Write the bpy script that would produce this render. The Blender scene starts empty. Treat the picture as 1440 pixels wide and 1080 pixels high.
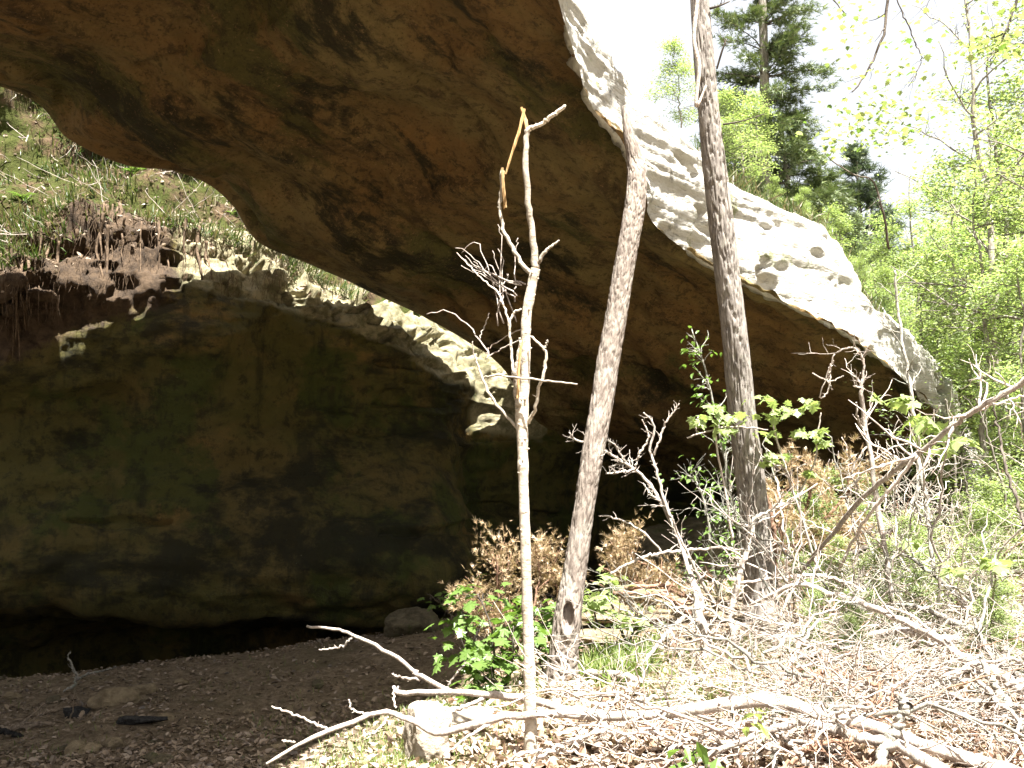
import bpy, math, random
import numpy as np

# ---------------------------------------------------------------- camera, world, sun, exposure
sc = bpy.context.scene
col = sc.collection
EYE = np.array([0.0, 0.0, 1.7])
PITCH = math.radians(4.0)
cam_d = bpy.data.cameras.new("camera")
cam_d.sensor_width = 36.0
cam_d.lens = 36.0
cam_d.clip_end = 600.0
cam_d.clip_start = 0.05
cam = bpy.data.objects.new("camera", cam_d)
cam.location = EYE
cam.rotation_euler = (math.radians(90) + PITCH, 0, 0)
col.objects.link(cam)
sc.camera = cam

SUN_EL = math.radians(67)
SUN_AZ = math.radians(160)        # clockwise from +Y
SUN = np.array([math.cos(SUN_EL) * math.sin(SUN_AZ), math.cos(SUN_EL) * math.cos(SUN_AZ), math.sin(SUN_EL)])
world = bpy.data.worlds.new("World")
sc.world = world
world.use_nodes = True
wn = world.node_tree.nodes
wl = world.node_tree.links
sky = wn.new("ShaderNodeTexSky")
sky.sky_type = 'NISHITA'
sky.sun_disc = False
sky.sun_elevation = SUN_EL
sky.sun_rotation = SUN_AZ
sky.air_density = 1.0
sky.dust_density = 6.0
sky.ozone_density = 0.6
hz = wn.new("ShaderNodeMix")
hz.data_type = 'RGBA'
hz.inputs[0].default_value = 0.6
hz.inputs[7].default_value = (4.6, 4.5, 4.3, 1)      # thin bright spring haze over the blue
wl.new(sky.outputs[0], hz.inputs[6])
wl.new(hz.outputs[2], wn["Background"].inputs[0])
wn["Background"].inputs[1].default_value = 0.05
sun_d = bpy.data.lights.new("sun", 'SUN')
sun_d.energy = 5.0
sun_d.angle = math.radians(0.55)
sun_d.color = (1.0, 0.97, 0.915)
sun = bpy.data.objects.new("sun", sun_d)
from mathutils import Vector, Matrix
sun.rotation_euler = Vector(SUN).to_track_quat('Z', 'Y').to_euler()
sun.location = SUN * 60
col.objects.link(sun)
sc.view_settings.view_transform = 'Standard'
sc.view_settings.look = 'None'
sc.view_settings.exposure = 2.7
sc.view_settings.gamma = 1.0
sc.view_settings.use_curve_mapping = False
sc.cycles.max_bounces = 6
sc.cycles.diffuse_bounces = 4
sc.cycles.transmission_bounces = 3
sc.cycles.transparent_max_bounces = 4
sc.cycles.sample_clamp_indirect = 6.0

# ---------------------------------------------------------------- helpers
RIGHT = np.array([1.0, 0, 0])
FWD = np.array([0, math.cos(PITCH), math.sin(PITCH)])
UP = np.array([0, -math.sin(PITCH), math.cos(PITCH)])


def P(px, py, d):
    """a point of the place as sighted in the photograph, d metres away"""
    return EYE + d * (FWD + (px - 720.0) / 1440.0 * RIGHT - (py - 540.0) / 1440.0 * UP)


def hash3(i, j, k, seed):
    h = (i * 374761393 + j * 668265263 + k * 2147483647 + seed * 974634777) & 0xFFFFFFFF
    h = ((h ^ (h >> 13)) * 1274126177) & 0xFFFFFFFF
    h = h ^ (h >> 16)
    return (h & 0xFFFFFF) / float(0xFFFFFF)


def vnoise(p, seed=0):
    p = np.asarray(p, float)
    f = np.floor(p).astype(np.int64)
    t = p - f
    t = t * t * t * (t * (t * 6 - 15) + 10)
    r = 0
    for dx in (0, 1):
        wx = t[..., 0] if dx else 1 - t[..., 0]
        for dy in (0, 1):
            wy = t[..., 1] if dy else 1 - t[..., 1]
            for dz in (0, 1):
                wz = t[..., 2] if dz else 1 - t[..., 2]
                r = r + wx * wy * wz * hash3(f[..., 0] + dx, f[..., 1] + dy, f[..., 2] + dz, seed)
    return r * 2 - 1


def fbm(p, octv=4, seed=0, gain=0.5):
    p = np.asarray(p, float)
    a, s, r = 1.0, 1.0, 0
    for o in range(octv):
        r = r + a * vnoise(p * s + 17.3 * o, seed + o)
        a *= gain
        s *= 2.03
    return r


def sstep(a, b, x):
    t = np.clip((x - a) / (b - a), 0, 1)
    return t * t * (3 - 2 * t)


def catmull(pts, n, axis=0):
    """resample a list of points (first axis) smoothly to n rows"""
    pts = np.asarray(pts, float)
    m = len(pts)
    u = np.linspace(0, m - 1, n)
    i = np.clip(np.floor(u).astype(int), 0, m - 2)
    t = (u - i).reshape((-1,) + (1,) * (pts.ndim - 1))
    p0 = pts[np.clip(i - 1, 0, m - 1)]
    p1 = pts[i]
    p2 = pts[i + 1]
    p3 = pts[np.clip(i + 2, 0, m - 1)]
    return 0.5 * (2 * p1 + (p2 - p0) * t + (2 * p0 - 5 * p1 + 4 * p2 - p3) * t ** 2 + (3 * p1 - p0 - 3 * p2 + p3) * t ** 3)


def mesh_np(name, verts, quads=None, tris=None, smooth=True):
    me = bpy.data.meshes.new(name)
    verts = np.asarray(verts, np.float32).reshape(-1, 3)
    loops, totals = [], []
    if quads is not None and len(quads):
        q = np.asarray(quads, np.int32).reshape(-1, 4)
        loops.append(q.ravel())
        totals.append(np.full(len(q), 4, np.int32))
    if tris is not None and len(tris):
        t = np.asarray(tris, np.int32).reshape(-1, 3)
        loops.append(t.ravel())
        totals.append(np.full(len(t), 3, np.int32))
    loops = np.concatenate(loops)
    totals = np.concatenate(totals)
    starts = np.concatenate([[0], np.cumsum(totals)[:-1]]).astype(np.int32)
    me.vertices.add(len(verts))
    me.vertices.foreach_set("co", verts.ravel())
    me.loops.add(len(loops))
    me.loops.foreach_set("vertex_index", loops)
    me.polygons.add(len(totals))
    me.polygons.foreach_set("loop_start", starts)
    me.polygons.foreach_set("loop_total", totals)
    me.polygons.foreach_set("use_smooth", np.full(len(totals), smooth, bool))
    me.update(calc_edges=True)
    return me


def link(name, me, m=None, parent=None, loc=None):
    o = bpy.data.objects.new(name, me)
    col.objects.link(o)
    if m is not None and not me.materials:
        me.materials.append(m)
    if parent is not None:
        o.parent = parent
    if loc is not None:
        o.location = loc
    return o


def tag(o, label=None, cat=None, group=None, kind=None):
    if label: o['label'] = label
    if cat: o['category'] = cat
    if group: o['group'] = group
    if kind: o['kind'] = kind
    return o


def empty(name, loc, label=None, cat=None, group=None):
    o = bpy.data.objects.new(name, None)
    o.empty_display_size = 0.2
    o.location = loc
    col.objects.link(o)
    return tag(o, label, cat, group)


class MB:
    """collects tubes and leaves, then becomes ONE mesh"""
    def __init__(s):
        s.v, s.q, s.t, s.n = [], [], [], 0

    def add(s, v, q=None, t=None):
        v = np.asarray(v, float).reshape(-1, 3)
        if q is not None and len(q): s.q.append(np.asarray(q, np.int64).reshape(-1, 4) + s.n)
        if t is not None and len(t): s.t.append(np.asarray(t, np.int64).reshape(-1, 3) + s.n)
        s.v.append(v)
        s.n += len(v)

    def tube(s, pts, rad, sides=8, wob=0.0, seed=0, cap=True):
        pts = np.asarray(pts, float)
        rad = np.asarray(rad, float) * np.ones(len(pts))
        n = len(pts)
        tg = np.gradient(pts, axis=0)
        tg /= np.linalg.norm(tg, axis=1)[:, None] + 1e-9
        ref = np.array([0.31, -0.77, 0.2]) if abs(tg[0, 2]) > 0.7 else np.array([0.05, 0.1, 1.0])
        a = np.cross(tg, ref)
        a /= np.linalg.norm(a, axis=1)[:, None] + 1e-9
        b = np.cross(tg, a)
        th = np.linspace(0, 2 * np.pi, sides, endpoint=False)
        ring = np.cos(th)[None, :, None] * a[:, None, :] + np.sin(th)[None, :, None] * b[:, None, :]
        r = rad[:, None] * np.ones((n, sides))
        if wob:
            r = r * (1 + wob * fbm((pts[:, None, :] + ring * rad[:, None, None]) * (0.5 / max(rad.max(), 1e-4)), 3, seed))
        v = pts[:, None, :] + ring * r[..., None]
        i = np.arange(n - 1)[:, None] * sides
        j = np.arange(sides)[None, :]
        k = (j + 1) % sides
        q = np.stack([i + j, i + k, i + sides + k, i + sides + j], -1).reshape(-1, 4)
        vv = v.reshape(-1, 3)
        t = []
        if cap:
            vv = np.vstack([vv, pts[0], pts[-1]])
            c0, c1 = n * sides, n * sides + 1
            for jj in range(sides):
                t.append((c0, (jj + 1) % sides, jj))
                t.append((c1, (n - 1) * sides + jj, (n - 1) * sides + (jj + 1) % sides))
        s.add(vv, q, t)
        return s

    def inst(s, tv, tq, tt, loc, rot, scale):
        """many copies of a small template, loc (N,3), rot (N,3,3), scale (N,)"""
        tv = np.asarray(tv, float)
        N = len(loc)
        v = np.einsum('nij,kj->nki', rot, tv) * np.asarray(scale)[:, None, None] + np.asarray(loc)[:, None, :]
        off = (np.arange(N) * len(tv))[:, None, None]
        q = (np.asarray(tq, np.int64)[None] + off).reshape(-1, 4) if tq is not None and len(tq) else None
        t = (np.asarray(tt, np.int64)[None] + off).reshape(-1, 3) if tt is not None and len(tt) else None
        s.add(v.reshape(-1, 3), q, t)
        return s

    def mesh(s, name, smooth=True):
        return mesh_np(name, np.vstack(s.v), np.vstack(s.q) if s.q else None, np.vstack(s.t) if s.t else None, smooth)

    def build(s, name, m, parent=None, smooth=True):
        """links the collected geometry as one object, its origin at its parent's base"""
        off = np.array(parent.location) if parent is not None else None
        if off is not None:
            s.v = [v - off for v in s.v]
        return link(name, s.mesh(name, smooth), m, parent)


def rot_rand(n, rng, tilt=0.5, yaw=None, up=None):
    """rotation matrices: any yaw, tilted by about tilt radians off level"""
    yaw = rng.uniform(0, 2 * np.pi, n) if yaw is None else yaw
    ax = rng.normal(0, tilt, n)
    ay = rng.normal(0, tilt, n)
    cz, sz, cx, sx, cy, sy = np.cos(yaw), np.sin(yaw), np.cos(ax), np.sin(ax), np.cos(ay), np.sin(ay)
    Z = np.zeros((n, 3, 3)); X = np.zeros((n, 3, 3)); Y = np.zeros((n, 3, 3))
    Z[:, 0, 0] = cz; Z[:, 0, 1] = -sz; Z[:, 1, 0] = sz; Z[:, 1, 1] = cz; Z[:, 2, 2] = 1
    X[:, 0, 0] = 1; X[:, 1, 1] = cx; X[:, 1, 2] = -sx; X[:, 2, 1] = sx; X[:, 2, 2] = cx
    Y[:, 1, 1] = 1; Y[:, 0, 0] = cy; Y[:, 0, 2] = sy; Y[:, 2, 0] = -sy; Y[:, 2, 2] = cy
    return Z @ X @ Y


def rot_axes(xdir, up=(0, 0, 1)):
    """rotation matrices whose local x runs along xdir (N,3)"""
    x = np.asarray(xdir, float)
    x = x / (np.linalg.norm(x, axis=1)[:, None] + 1e-9)
    y = np.cross(np.asarray(up, float) * np.ones_like(x), x)
    y /= np.linalg.norm(y, axis=1)[:, None] + 1e-9
    z = np.cross(x, y)
    return np.stack([x, y, z], -1)


# ---------------------------------------------------------------- materials
class NT:
    def __init__(s, name):
        s.m = bpy.data.materials.new(name)
        s.m.use_nodes = True
        s.t = s.m.node_tree
        s.t.nodes.clear()
        s.out = s.t.nodes.new("ShaderNodeOutputMaterial")
        s.g = None

    def n(s, typ, **kw):
        x = s.t.nodes.new("ShaderNode" + typ)
        for k, v in kw.items():
            setattr(x, k, v)
        return x

    def L(s, a, b):
        s.t.links.new(a, b)

    def pos(s):
        if s.g is None:
            s.g = s.n("NewGeometry")
        return s.g.outputs["Position"]

    def mapped(s, scale=(1, 1, 1), rotz=0.0, obj=False):
        mp = s.n("Mapping")
        mp.vector_type = 'TEXTURE' if False else 'POINT'
        if rotz:
            m0 = s.n("Mapping")
            m0.inputs["Rotation"].default_value = (0, 0, rotz)
            s.L(s.pos(), m0.inputs["Vector"])
            src = m0.outputs[0]
        else:
            src = s.n("TexCoord").outputs["Object"] if obj else s.pos()
        mp.inputs["Scale"].default_value = scale
        s.L(src, mp.inputs["Vector"])
        return mp.outputs[0]

    def noise(s, vec, scale, detail=5, rough=0.55, dist=0.0):
        x = s.n("TexNoise")
        x.inputs["Scale"].default_value = scale
        x.inputs["Detail"].default_value = detail
        x.inputs["Roughness"].default_value = rough
        x.inputs["Distortion"].default_value = dist
        s.L(vec, x.inputs["Vector"])
        return x.outputs[0]

    def ramp(s, fac, a, b, lo=0.0, hi=1.0):
        x = s.n("MapRange")
        x.interpolation_type = 'SMOOTHSTEP'
        for i, v in ((1, a), (2, b), (3, lo), (4, hi)):
            x.inputs[i].default_value = v
        s.L(fac, x.inputs[0])
        return x.outputs[0]

    def mix(s, fac, a, b):
        x = s.n("Mix")
        x.data_type = 'RGBA'
        for sock, v in ((x.inputs[0], fac), (x.inputs[6], a), (x.inputs[7], b)):
            if isinstance(v, (int, float)):
                sock.default_value = v
            elif isinstance(v, tuple):
                sock.default_value = v + (1,) if len(v) == 3 else v
            else:
                s.L(v, sock)
        return x.outputs[2]

    def math(s, op, a, b=0.0):
        x = s.n("Math", operation=op)
        for i, v in enumerate((a, b)):
            if isinstance(v, (int, float)):
                x.inputs[i].default_value = v
            else:
                s.L(v, x.inputs[i])
        return x.outputs[0]

    def sep(s, vec):
        x = s.n("SeparateXYZ")
        s.L(vec, x.inputs[0])
        return x.outputs

    def normal_z(s):
        s.pos()
        return s.sep(s.g.outputs["Normal"])[2]

    def island(s):
        s.pos()
        return s.g.outputs["Random Per Island"]

    def finish(s, colour, rough=0.9, bump=None, bump_d=0.02, spec=0.2, bstr=1.0):
        b = s.n("BsdfPrincipled")
        if isinstance(colour, tuple):
            b.inputs["Base Color"].default_value = colour + (1,)
        else:
            s.L(colour, b.inputs["Base Color"])
        b.inputs["Roughness"].default_value = rough
        b.inputs["Specular IOR Level"].default_value = spec
        if bump is not None:
            bp = s.n("Bump")
            bp.inputs["Distance"].default_value = bump_d
            bp.inputs["Strength"].default_value = bstr
            s.L(bump, bp.inputs["Height"])
            s.L(bp.outputs[0], b.inputs["Normal"])
        s.L(b.outputs[0], s.out.inputs[0])
        return s.m

    def leafy(s, colour, tcol=None, tr=0.45):
        d = s.n("BsdfDiffuse")
        t = s.n("BsdfTranslucent")
        g = s.n("BsdfGlossy")
        g.inputs["Roughness"].default_value = 0.45
        for nd, c in ((d, colour), (t, tcol if tcol is not None else colour)):
            if isinstance(c, tuple):
                nd.inputs[0].default_value = c + (1,)
            else:
                s.L(c, nd.inputs[0])
        m1 = s.n("MixShader")
        m1.inputs[0].default_value = tr
        s.L(d.outputs[0], m1.inputs[1])
        s.L(t.outputs[0], m1.inputs[2])
        m2 = s.n("MixShader")
        m2.inputs[0].default_value = 0.04
        s.L(m1.outputs[0], m2.inputs[1])
        s.L(g.outputs[0], m2.inputs[2])
        s.L(m2.outputs[0], s.out.inputs[0])
        return s.m


BR = -math.radians(57)          # turns the bridge's long axis onto x


def mat_underside():
    t = NT("damp_sandstone_underside")
    v = t.mapped((0.42, 1.0, 1.0), BR)
    v2 = t.mapped((0.55, 1.0, 1.0), BR)
    big = t.noise(v, 0.55, 9, 0.62, 0.15)
    mid = t.noise(v2, 1.7, 12, 0.72, 0.1)
    iso = t.noise(t.pos(), 6.0, 10, 0.78)
    fine = t.noise(t.pos(), 26.0, 8, 0.82)
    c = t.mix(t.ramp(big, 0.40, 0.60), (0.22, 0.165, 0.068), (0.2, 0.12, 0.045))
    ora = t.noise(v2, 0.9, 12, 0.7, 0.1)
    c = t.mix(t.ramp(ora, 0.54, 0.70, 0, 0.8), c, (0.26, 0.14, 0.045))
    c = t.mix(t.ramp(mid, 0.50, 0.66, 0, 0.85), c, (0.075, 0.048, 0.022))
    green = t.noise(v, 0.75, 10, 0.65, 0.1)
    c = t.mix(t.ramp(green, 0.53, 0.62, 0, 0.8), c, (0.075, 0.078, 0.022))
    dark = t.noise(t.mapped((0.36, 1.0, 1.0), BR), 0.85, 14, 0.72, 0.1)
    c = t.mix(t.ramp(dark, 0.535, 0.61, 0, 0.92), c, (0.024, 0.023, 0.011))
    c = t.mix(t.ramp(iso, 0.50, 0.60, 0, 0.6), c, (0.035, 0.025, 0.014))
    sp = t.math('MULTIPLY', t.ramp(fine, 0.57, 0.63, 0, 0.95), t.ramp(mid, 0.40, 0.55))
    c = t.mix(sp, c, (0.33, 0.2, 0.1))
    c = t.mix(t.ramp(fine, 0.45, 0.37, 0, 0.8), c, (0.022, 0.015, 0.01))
    h = t.math('ADD', t.math('MULTIPLY', iso, 0.9), t.math('MULTIPLY', fine, 0.35))
    h = t.math('ADD', h, t.math('MULTIPLY', mid, 0.8))
    return t.finish(c, 0.85, h, 0.075, 0.25)


def mat_face():
    t = NT("pale_weathered_sandstone")
    v = t.mapped((0.35, 1.0, 1.6), BR)
    a = t.noise(v, 2.2, 7, 0.65, 0.4)
    f = t.noise(t.pos(), 26, 5, 0.75)
    lich = t.noise(t.pos(), 3.5, 7, 0.7)
    c = t.mix(t.ramp(a, 0.4, 0.62), (0.53, 0.515, 0.47), (0.42, 0.4, 0.35))
    c = t.mix(t.ramp(lich, 0.56, 0.66, 0, 0.8), c, (0.17, 0.165, 0.145))
    c = t.mix(t.ramp(f, 0.6, 0.72, 0, 0.7), c, (0.2, 0.18, 0.15))
    f2 = t.noise(t.mapped((0.3, 1.0, 2.2), BR), 9, 5, 0.7)
    c = t.mix(t.ramp(f2, 0.58, 0.68, 0, 0.75), c, (0.15, 0.145, 0.12))
    gm = t.noise(t.pos(), 1.6, 6, 0.7)
    c = t.mix(t.ramp(gm, 0.57, 0.68, 0, 0.75), c, (0.16, 0.18, 0.06))
    return t.finish(c, 0.95, t.math('ADD', t.math('ADD', a, t.math('MULTIPLY', f2, -0.9)), t.math('MULTIPLY', f, 0.7)), 0.06, 0.1)


def mat_cliff():
    t = NT("mossy_cliff_sandstone")
    big = t.noise(t.mapped((0.7, 0.7, 1.3)), 0.6, 10, 0.62, 0.15)
    band = t.noise(t.mapped((0.6, 0.6, 1.15)), 0.75, 13, 0.7, 0.2)
    drip = t.noise(t.mapped((2.6, 2.6, 0.28)), 1.0, 9, 0.7)
    iso = t.noise(t.pos(), 4.5, 12, 0.76)
    fine = t.noise(t.pos(), 34.0, 6, 0.8)
    c = t.mix(t.ramp(big, 0.42, 0.60), (0.092, 0.08, 0.021), (0.12, 0.088, 0.027))
    och = t.noise(t.mapped((0.55, 0.55, 1.2)), 0.7, 11, 0.66, 0.1)
    c = t.mix(t.ramp(och, 0.55, 0.66, 0, 0.8), c, (0.19, 0.118, 0.035))
    gr = t.noise(t.mapped((0.8, 0.8, 0.8)), 0.85, 11, 0.68)
    c = t.mix(t.ramp(gr, 0.51, 0.60, 0, 0.85), c, (0.05, 0.062, 0.012))
    c = t.mix(t.ramp(band, 0.50, 0.60, 0, 0.9), c, (0.02, 0.019, 0.008))
    c = t.mix(t.ramp(drip, 0.50, 0.64, 0, 0.7), c, (0.022, 0.022, 0.01))
    c = t.mix(t.ramp(iso, 0.50, 0.60, 0, 0.65), c, (0.02, 0.018, 0.009))
    lich = t.math('MULTIPLY', t.ramp(fine, 0.64, 0.70, 0, 0.9), t.ramp(iso, 0.42, 0.52))
    c = t.mix(lich, c, (0.24, 0.24, 0.16))
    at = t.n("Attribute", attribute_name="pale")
    dry = t.mix(t.ramp(iso, 0.40, 0.60), (0.34, 0.30, 0.19), (0.15, 0.14, 0.075))  # dry pale sandstone, its colour also boosts the sunlit rim
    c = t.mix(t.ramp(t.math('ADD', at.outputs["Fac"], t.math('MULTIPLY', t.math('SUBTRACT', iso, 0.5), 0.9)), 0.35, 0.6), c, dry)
    as_ = t.n("Attribute", attribute_name="soil")
    so_ = t.mix(t.ramp(iso, 0.38, 0.62), (0.105, 0.07, 0.042), (0.04, 0.027, 0.017))
    c = t.mix(t.ramp(t.math('ADD', as_.outputs["Fac"], t.math('MULTIPLY', t.math('SUBTRACT', iso, 0.5), 1.2)), 0.35, 0.65), c, so_)
    h = t.math('ADD', t.math('MULTIPLY', iso, 1.0), t.math('ADD', t.math('MULTIPLY', band, 0.5), t.math('MULTIPLY', fine, 0.3)))
    return t.finish(c, 0.85, h, 0.09, 0.25)


def mat_slope():
    t = NT("mossy_soil")
    n1 = t.noise(t.pos(), 1.4, 7, 0.7)
    n2 = t.noise(t.pos(), 9, 6, 0.75)
    c = t.mix(t.ramp(n2, 0.35, 0.65), (0.04, 0.027, 0.016), (0.105, 0.072, 0.042))
    c = t.mix(t.ramp(n1, 0.42, 0.54, 0, 0.9), c, t.mix(n2, (0.022, 0.03, 0.007), (0.06, 0.072, 0.015)))
    return t.finish(c, 0.95, n2, 0.08, 0.1)


def mat_ground():
    t = NT("woodland_floor")
    n1 = t.noise(t.pos(), 0.7, 5, 0.6)
    n2 = t.noise(t.pos(), 11, 7, 0.75)
    n3 = t.noise(t.pos(), 46, 4, 0.7)
    c = t.mix(t.ramp(n2, 0.35, 0.66), (0.155, 0.118, 0.075), (0.32, 0.25, 0.17))
    c = t.mix(t.ramp(n3, 0.52, 0.7, 0, 0.6), c, (0.07, 0.05, 0.035))
    c = t.mix(t.ramp(n1, 0.52, 0.66, 0, 0.55), c, (0.14, 0.12, 0.065))
    return t.finish(c, 0.95, t.math('ADD', n2, n3), 0.05, 0.1)


def mat_isl(name, cols, rough=0.9, nscale=0.0):
    """colour varies from one loose piece to the next"""
    t = NT(name)
    r = t.n("ValToRGB")
    r.color_ramp.interpolation = 'LINEAR'
    e = r.color_ramp.elements
    e[0].color = cols[0] + (1,)
    e[1].color = cols[-1] + (1,)
    for i, c in enumerate(cols[1:-1]):
        x = e.new((i + 1) / (len(cols) - 1))
        x.color = c + (1,)
    t.L(t.island(), r.inputs[0])
    c = r.outputs[0]
    if nscale:
        nn = t.noise(t.pos(), nscale, 4, 0.6)
        c = t.mix(t.ramp(nn, 0.4, 0.7, 0, 0.45), c, tuple(0.35 * x for x in cols[0]))
    return t, c


def mat_leaf(name, cols, tr=0.45, tscale=1.25):
    t, c = mat_isl(name, cols)
    tc = t.mix(1.0, c, c)
    x = t.n("Mix"); x.data_type = 'RGBA'; x.blend_type = 'MULTIPLY'
    x.inputs[0].default_value = 1.0
    x.inputs[7].default_value = (tscale, tscale * 1.05, 0.75, 1)
    t.L(c, x.inputs[6])
    return t.leafy(c, x.outputs[2], tr)


def mat_bark(name, a, b, scale=30.0, stretch=0.2, lichen=None, spots=None):
    t = NT(name)
    v = t.mapped((1, 1, stretch))
    n1 = t.noise(v, scale, 6, 0.7)
    n2 = t.noise(t.pos(), scale * 0.25, 5, 0.6)
    c = t.mix(t.ramp(n1, 0.36, 0.62), a, b)
    if lichen:
        c = t.mix(t.ramp(n2, 0.52, 0.66, 0, 0.7), c, lichen)
    oi = t.n("ObjectInfo")
    hv = t.n("HueSaturation")
    t.L(t.ramp(oi.outputs["Random"], 0, 1, 0.7, 1.12), hv.inputs["Value"])
    t.L(c, hv.inputs["Color"])
    c = hv.outputs[0]
    if spots:
        sp = t.noise(t.mapped((1, 1, 1.8)), scale * 1.3, 3, 0.5)
        c = t.mix(t.ramp(sp, 0.62, 0.7, 0, 0.85), c, spots)
    return t.finish(c, 0.9, n1, 0.012, 0.15)


M = dict(
    underside=mat_underside(), face=mat_face(), cliff=mat_cliff(), slope=mat_slope(), ground=mat_ground(),
)

# ---------------------------------------------------------------- ground
gpts = []
for (px, py, d) in [(-300, 1100, 7.5), (0, 1080, 7.0), (360, 1080, 6.3), (720, 1080, 5.6), (1080, 1080, 5.2), (1440, 1080, 5.0), (1750, 1080, 4.9),
                    (745, 1062, 5.65), (790, 966, 7.6), (1075, 868, 10.0), (0, 965, 12.4), (300, 930, 13.0), (580, 888, 14.3), (700, 862, 15.0),
                    (-300, 985, 11.5), (900, 835, 13.0), (1200, 795, 12.5), (1440, 785, 12.0), (1750, 760, 12), (1300, 730, 16.5), (1440, 722, 17.5),
                    (1600, 712, 18), (600, 985, 8.6), (300, 1000, 9.0)]:
    gpts.append(P(px, py, d))
for c in [tuple(P(0, 1003, 14.6)), tuple(P(-300, 1015, 14.0)), tuple(P(250, 985, 15.2)), (1.5, 17.2, -1.5), (4.5, 18, -1.2), (0.5, 19.5, -1.7), (3, 20.5, -1.7), (0, 0, 0.05), (-4, 0, -0.1), (4, 0, 0.15), (0, 2.5, 0.02), (-4, 3, -0.15), (4, 3, 0.1), (0, 24, -1.6), (4, 24, -1.3), (-6, 18, -1.2),
          (9, 25, 0.8), (14, 22, 1.3), (20, 40, 2.0), (12, 45, 1.2), (40, 60, 4), (-20, 15, -1.2), (-40, 40, 0), (0, 70, 1), (60, 0, 3), (-60, 0, 0),
          (0, -40, 0.5), (50, -40, 1), (-50, -40, 0), (25, 15, 1.2), (0, 120, 2), (120, 120, 9), (120, 0, 8), (-120, 60, 0), (0, -120, 0), (-120, -120, 0), (120, -120, 3)]:
    gpts.append(np.array(c, float))
gpts = np.array(gpts)
_s = 10.0


def _phi(r):
    return np.sqrt(r * r + 1.2 * 1.2)


_A = _phi(np.linalg.norm(gpts[:, None, :2] - gpts[None, :, :2], axis=2) / 1.0)
_n = len(gpts)
_K = np.zeros((_n + 3, _n + 3))
_K[:_n, :_n] = -_A + np.eye(_n) * -0.05
_K[:_n, _n] = 1; _K[:_n, _n + 1:] = gpts[:, :2] / _s
_K[_n, :_n] = 1; _K[_n + 1:, :_n] = gpts[:, :2].T / _s
_W = np.linalg.solve(_K, np.concatenate([gpts[:, 2], np.zeros(3)]))


def G(x, y, rough=True):
    """height of the woodland floor"""
    x = np.asarray(x, float); y = np.asarray(y, float)
    sh = x.shape
    q = np.stack([x.ravel(), y.ravel()], 1)
    z = np.zeros(len(q))
    for i in range(0, len(q), 40000):
        b = q[i:i + 40000]
        r = np.linalg.norm(b[:, None, :] - gpts[None, :, :2], axis=2)
        z[i:i + 40000] = -_phi(r) @ _W[:_n] + _W[_n] + b @ _W[_n + 1:] / _s
    if rough:
        p = np.stack([q[:, 0], q[:, 1], np.zeros(len(q))], 1)
        z = z + 0.05 * fbm(p * 0.9, 4, 5) + 0.022 * fbm(p * 4.5, 3, 9)
    return z.reshape(sh)


def onground(px, d):
    """the floor point seen in column px at distance d"""
    p = P(px, 700, d)
    p = p.copy(); p[2] = float(G(np.array([p[0]]), np.array([p[1]]))[0])
    return p


def hit(px, py, dmax=40):
    """where the sight line of a pixel meets the floor"""
    ds = np.linspace(3, dmax, 700)
    pts = np.array([P(px, py, d) for d in ds])
    z = G(pts[:, 0], pts[:, 1])
    k = np.argmax(pts[:, 2] < z)
    if pts[k, 2] >= z[k]:
        k = len(ds) - 1
    p = pts[k].copy(); p[2] = z[k]
    return p


ux = np.linspace(-1, 1, 430); uy = np.linspace(-1, 1, 470)
gx = 2.0 + 13 * ux + 160 * np.sign(ux) * np.abs(ux) ** 7
gy = 11.0 + 13 * uy + 170 * np.sign(uy) * np.abs(uy) ** 7
GX, GY = np.meshgrid(gx, gy, indexing='ij')
GZ = G(GX, GY)
a_, b_ = GX.shape
idx = np.arange(a_ * b_).reshape(a_, b_)
gq = np.stack([idx[:-1, :-1], idx[1:, :-1], idx[1:, 1:], idx[:-1, 1:]], -1).reshape(-1, 4)
ground = link("ground", mesh_np("ground", np.stack([GX, GY, GZ], -1), gq), M['ground'])
tag(ground, "woodland floor of dirt and dead leaves sloping to the cliff", kind='structure')


# ---------------------------------------------------------------- the rock arch
def grid_normals(g, closed=False):
    """normals of a grid g[i,j]; j wraps when closed"""
    du = np.gradient(g, axis=0)
    if closed:
        dv = np.roll(g, -1, 1) - np.roll(g, 1, 1)
    else:
        dv = np.gradient(g, axis=1)
    n = np.cross(du, dv)
    return n / (np.linalg.norm(n, axis=2)[..., None] + 1e-9)


arch = empty("rock_arch", (6.5, 16.0, 0.3), "massive sandstone natural arch with dark underside and sunlit pale outer face", "rock arch")
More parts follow.
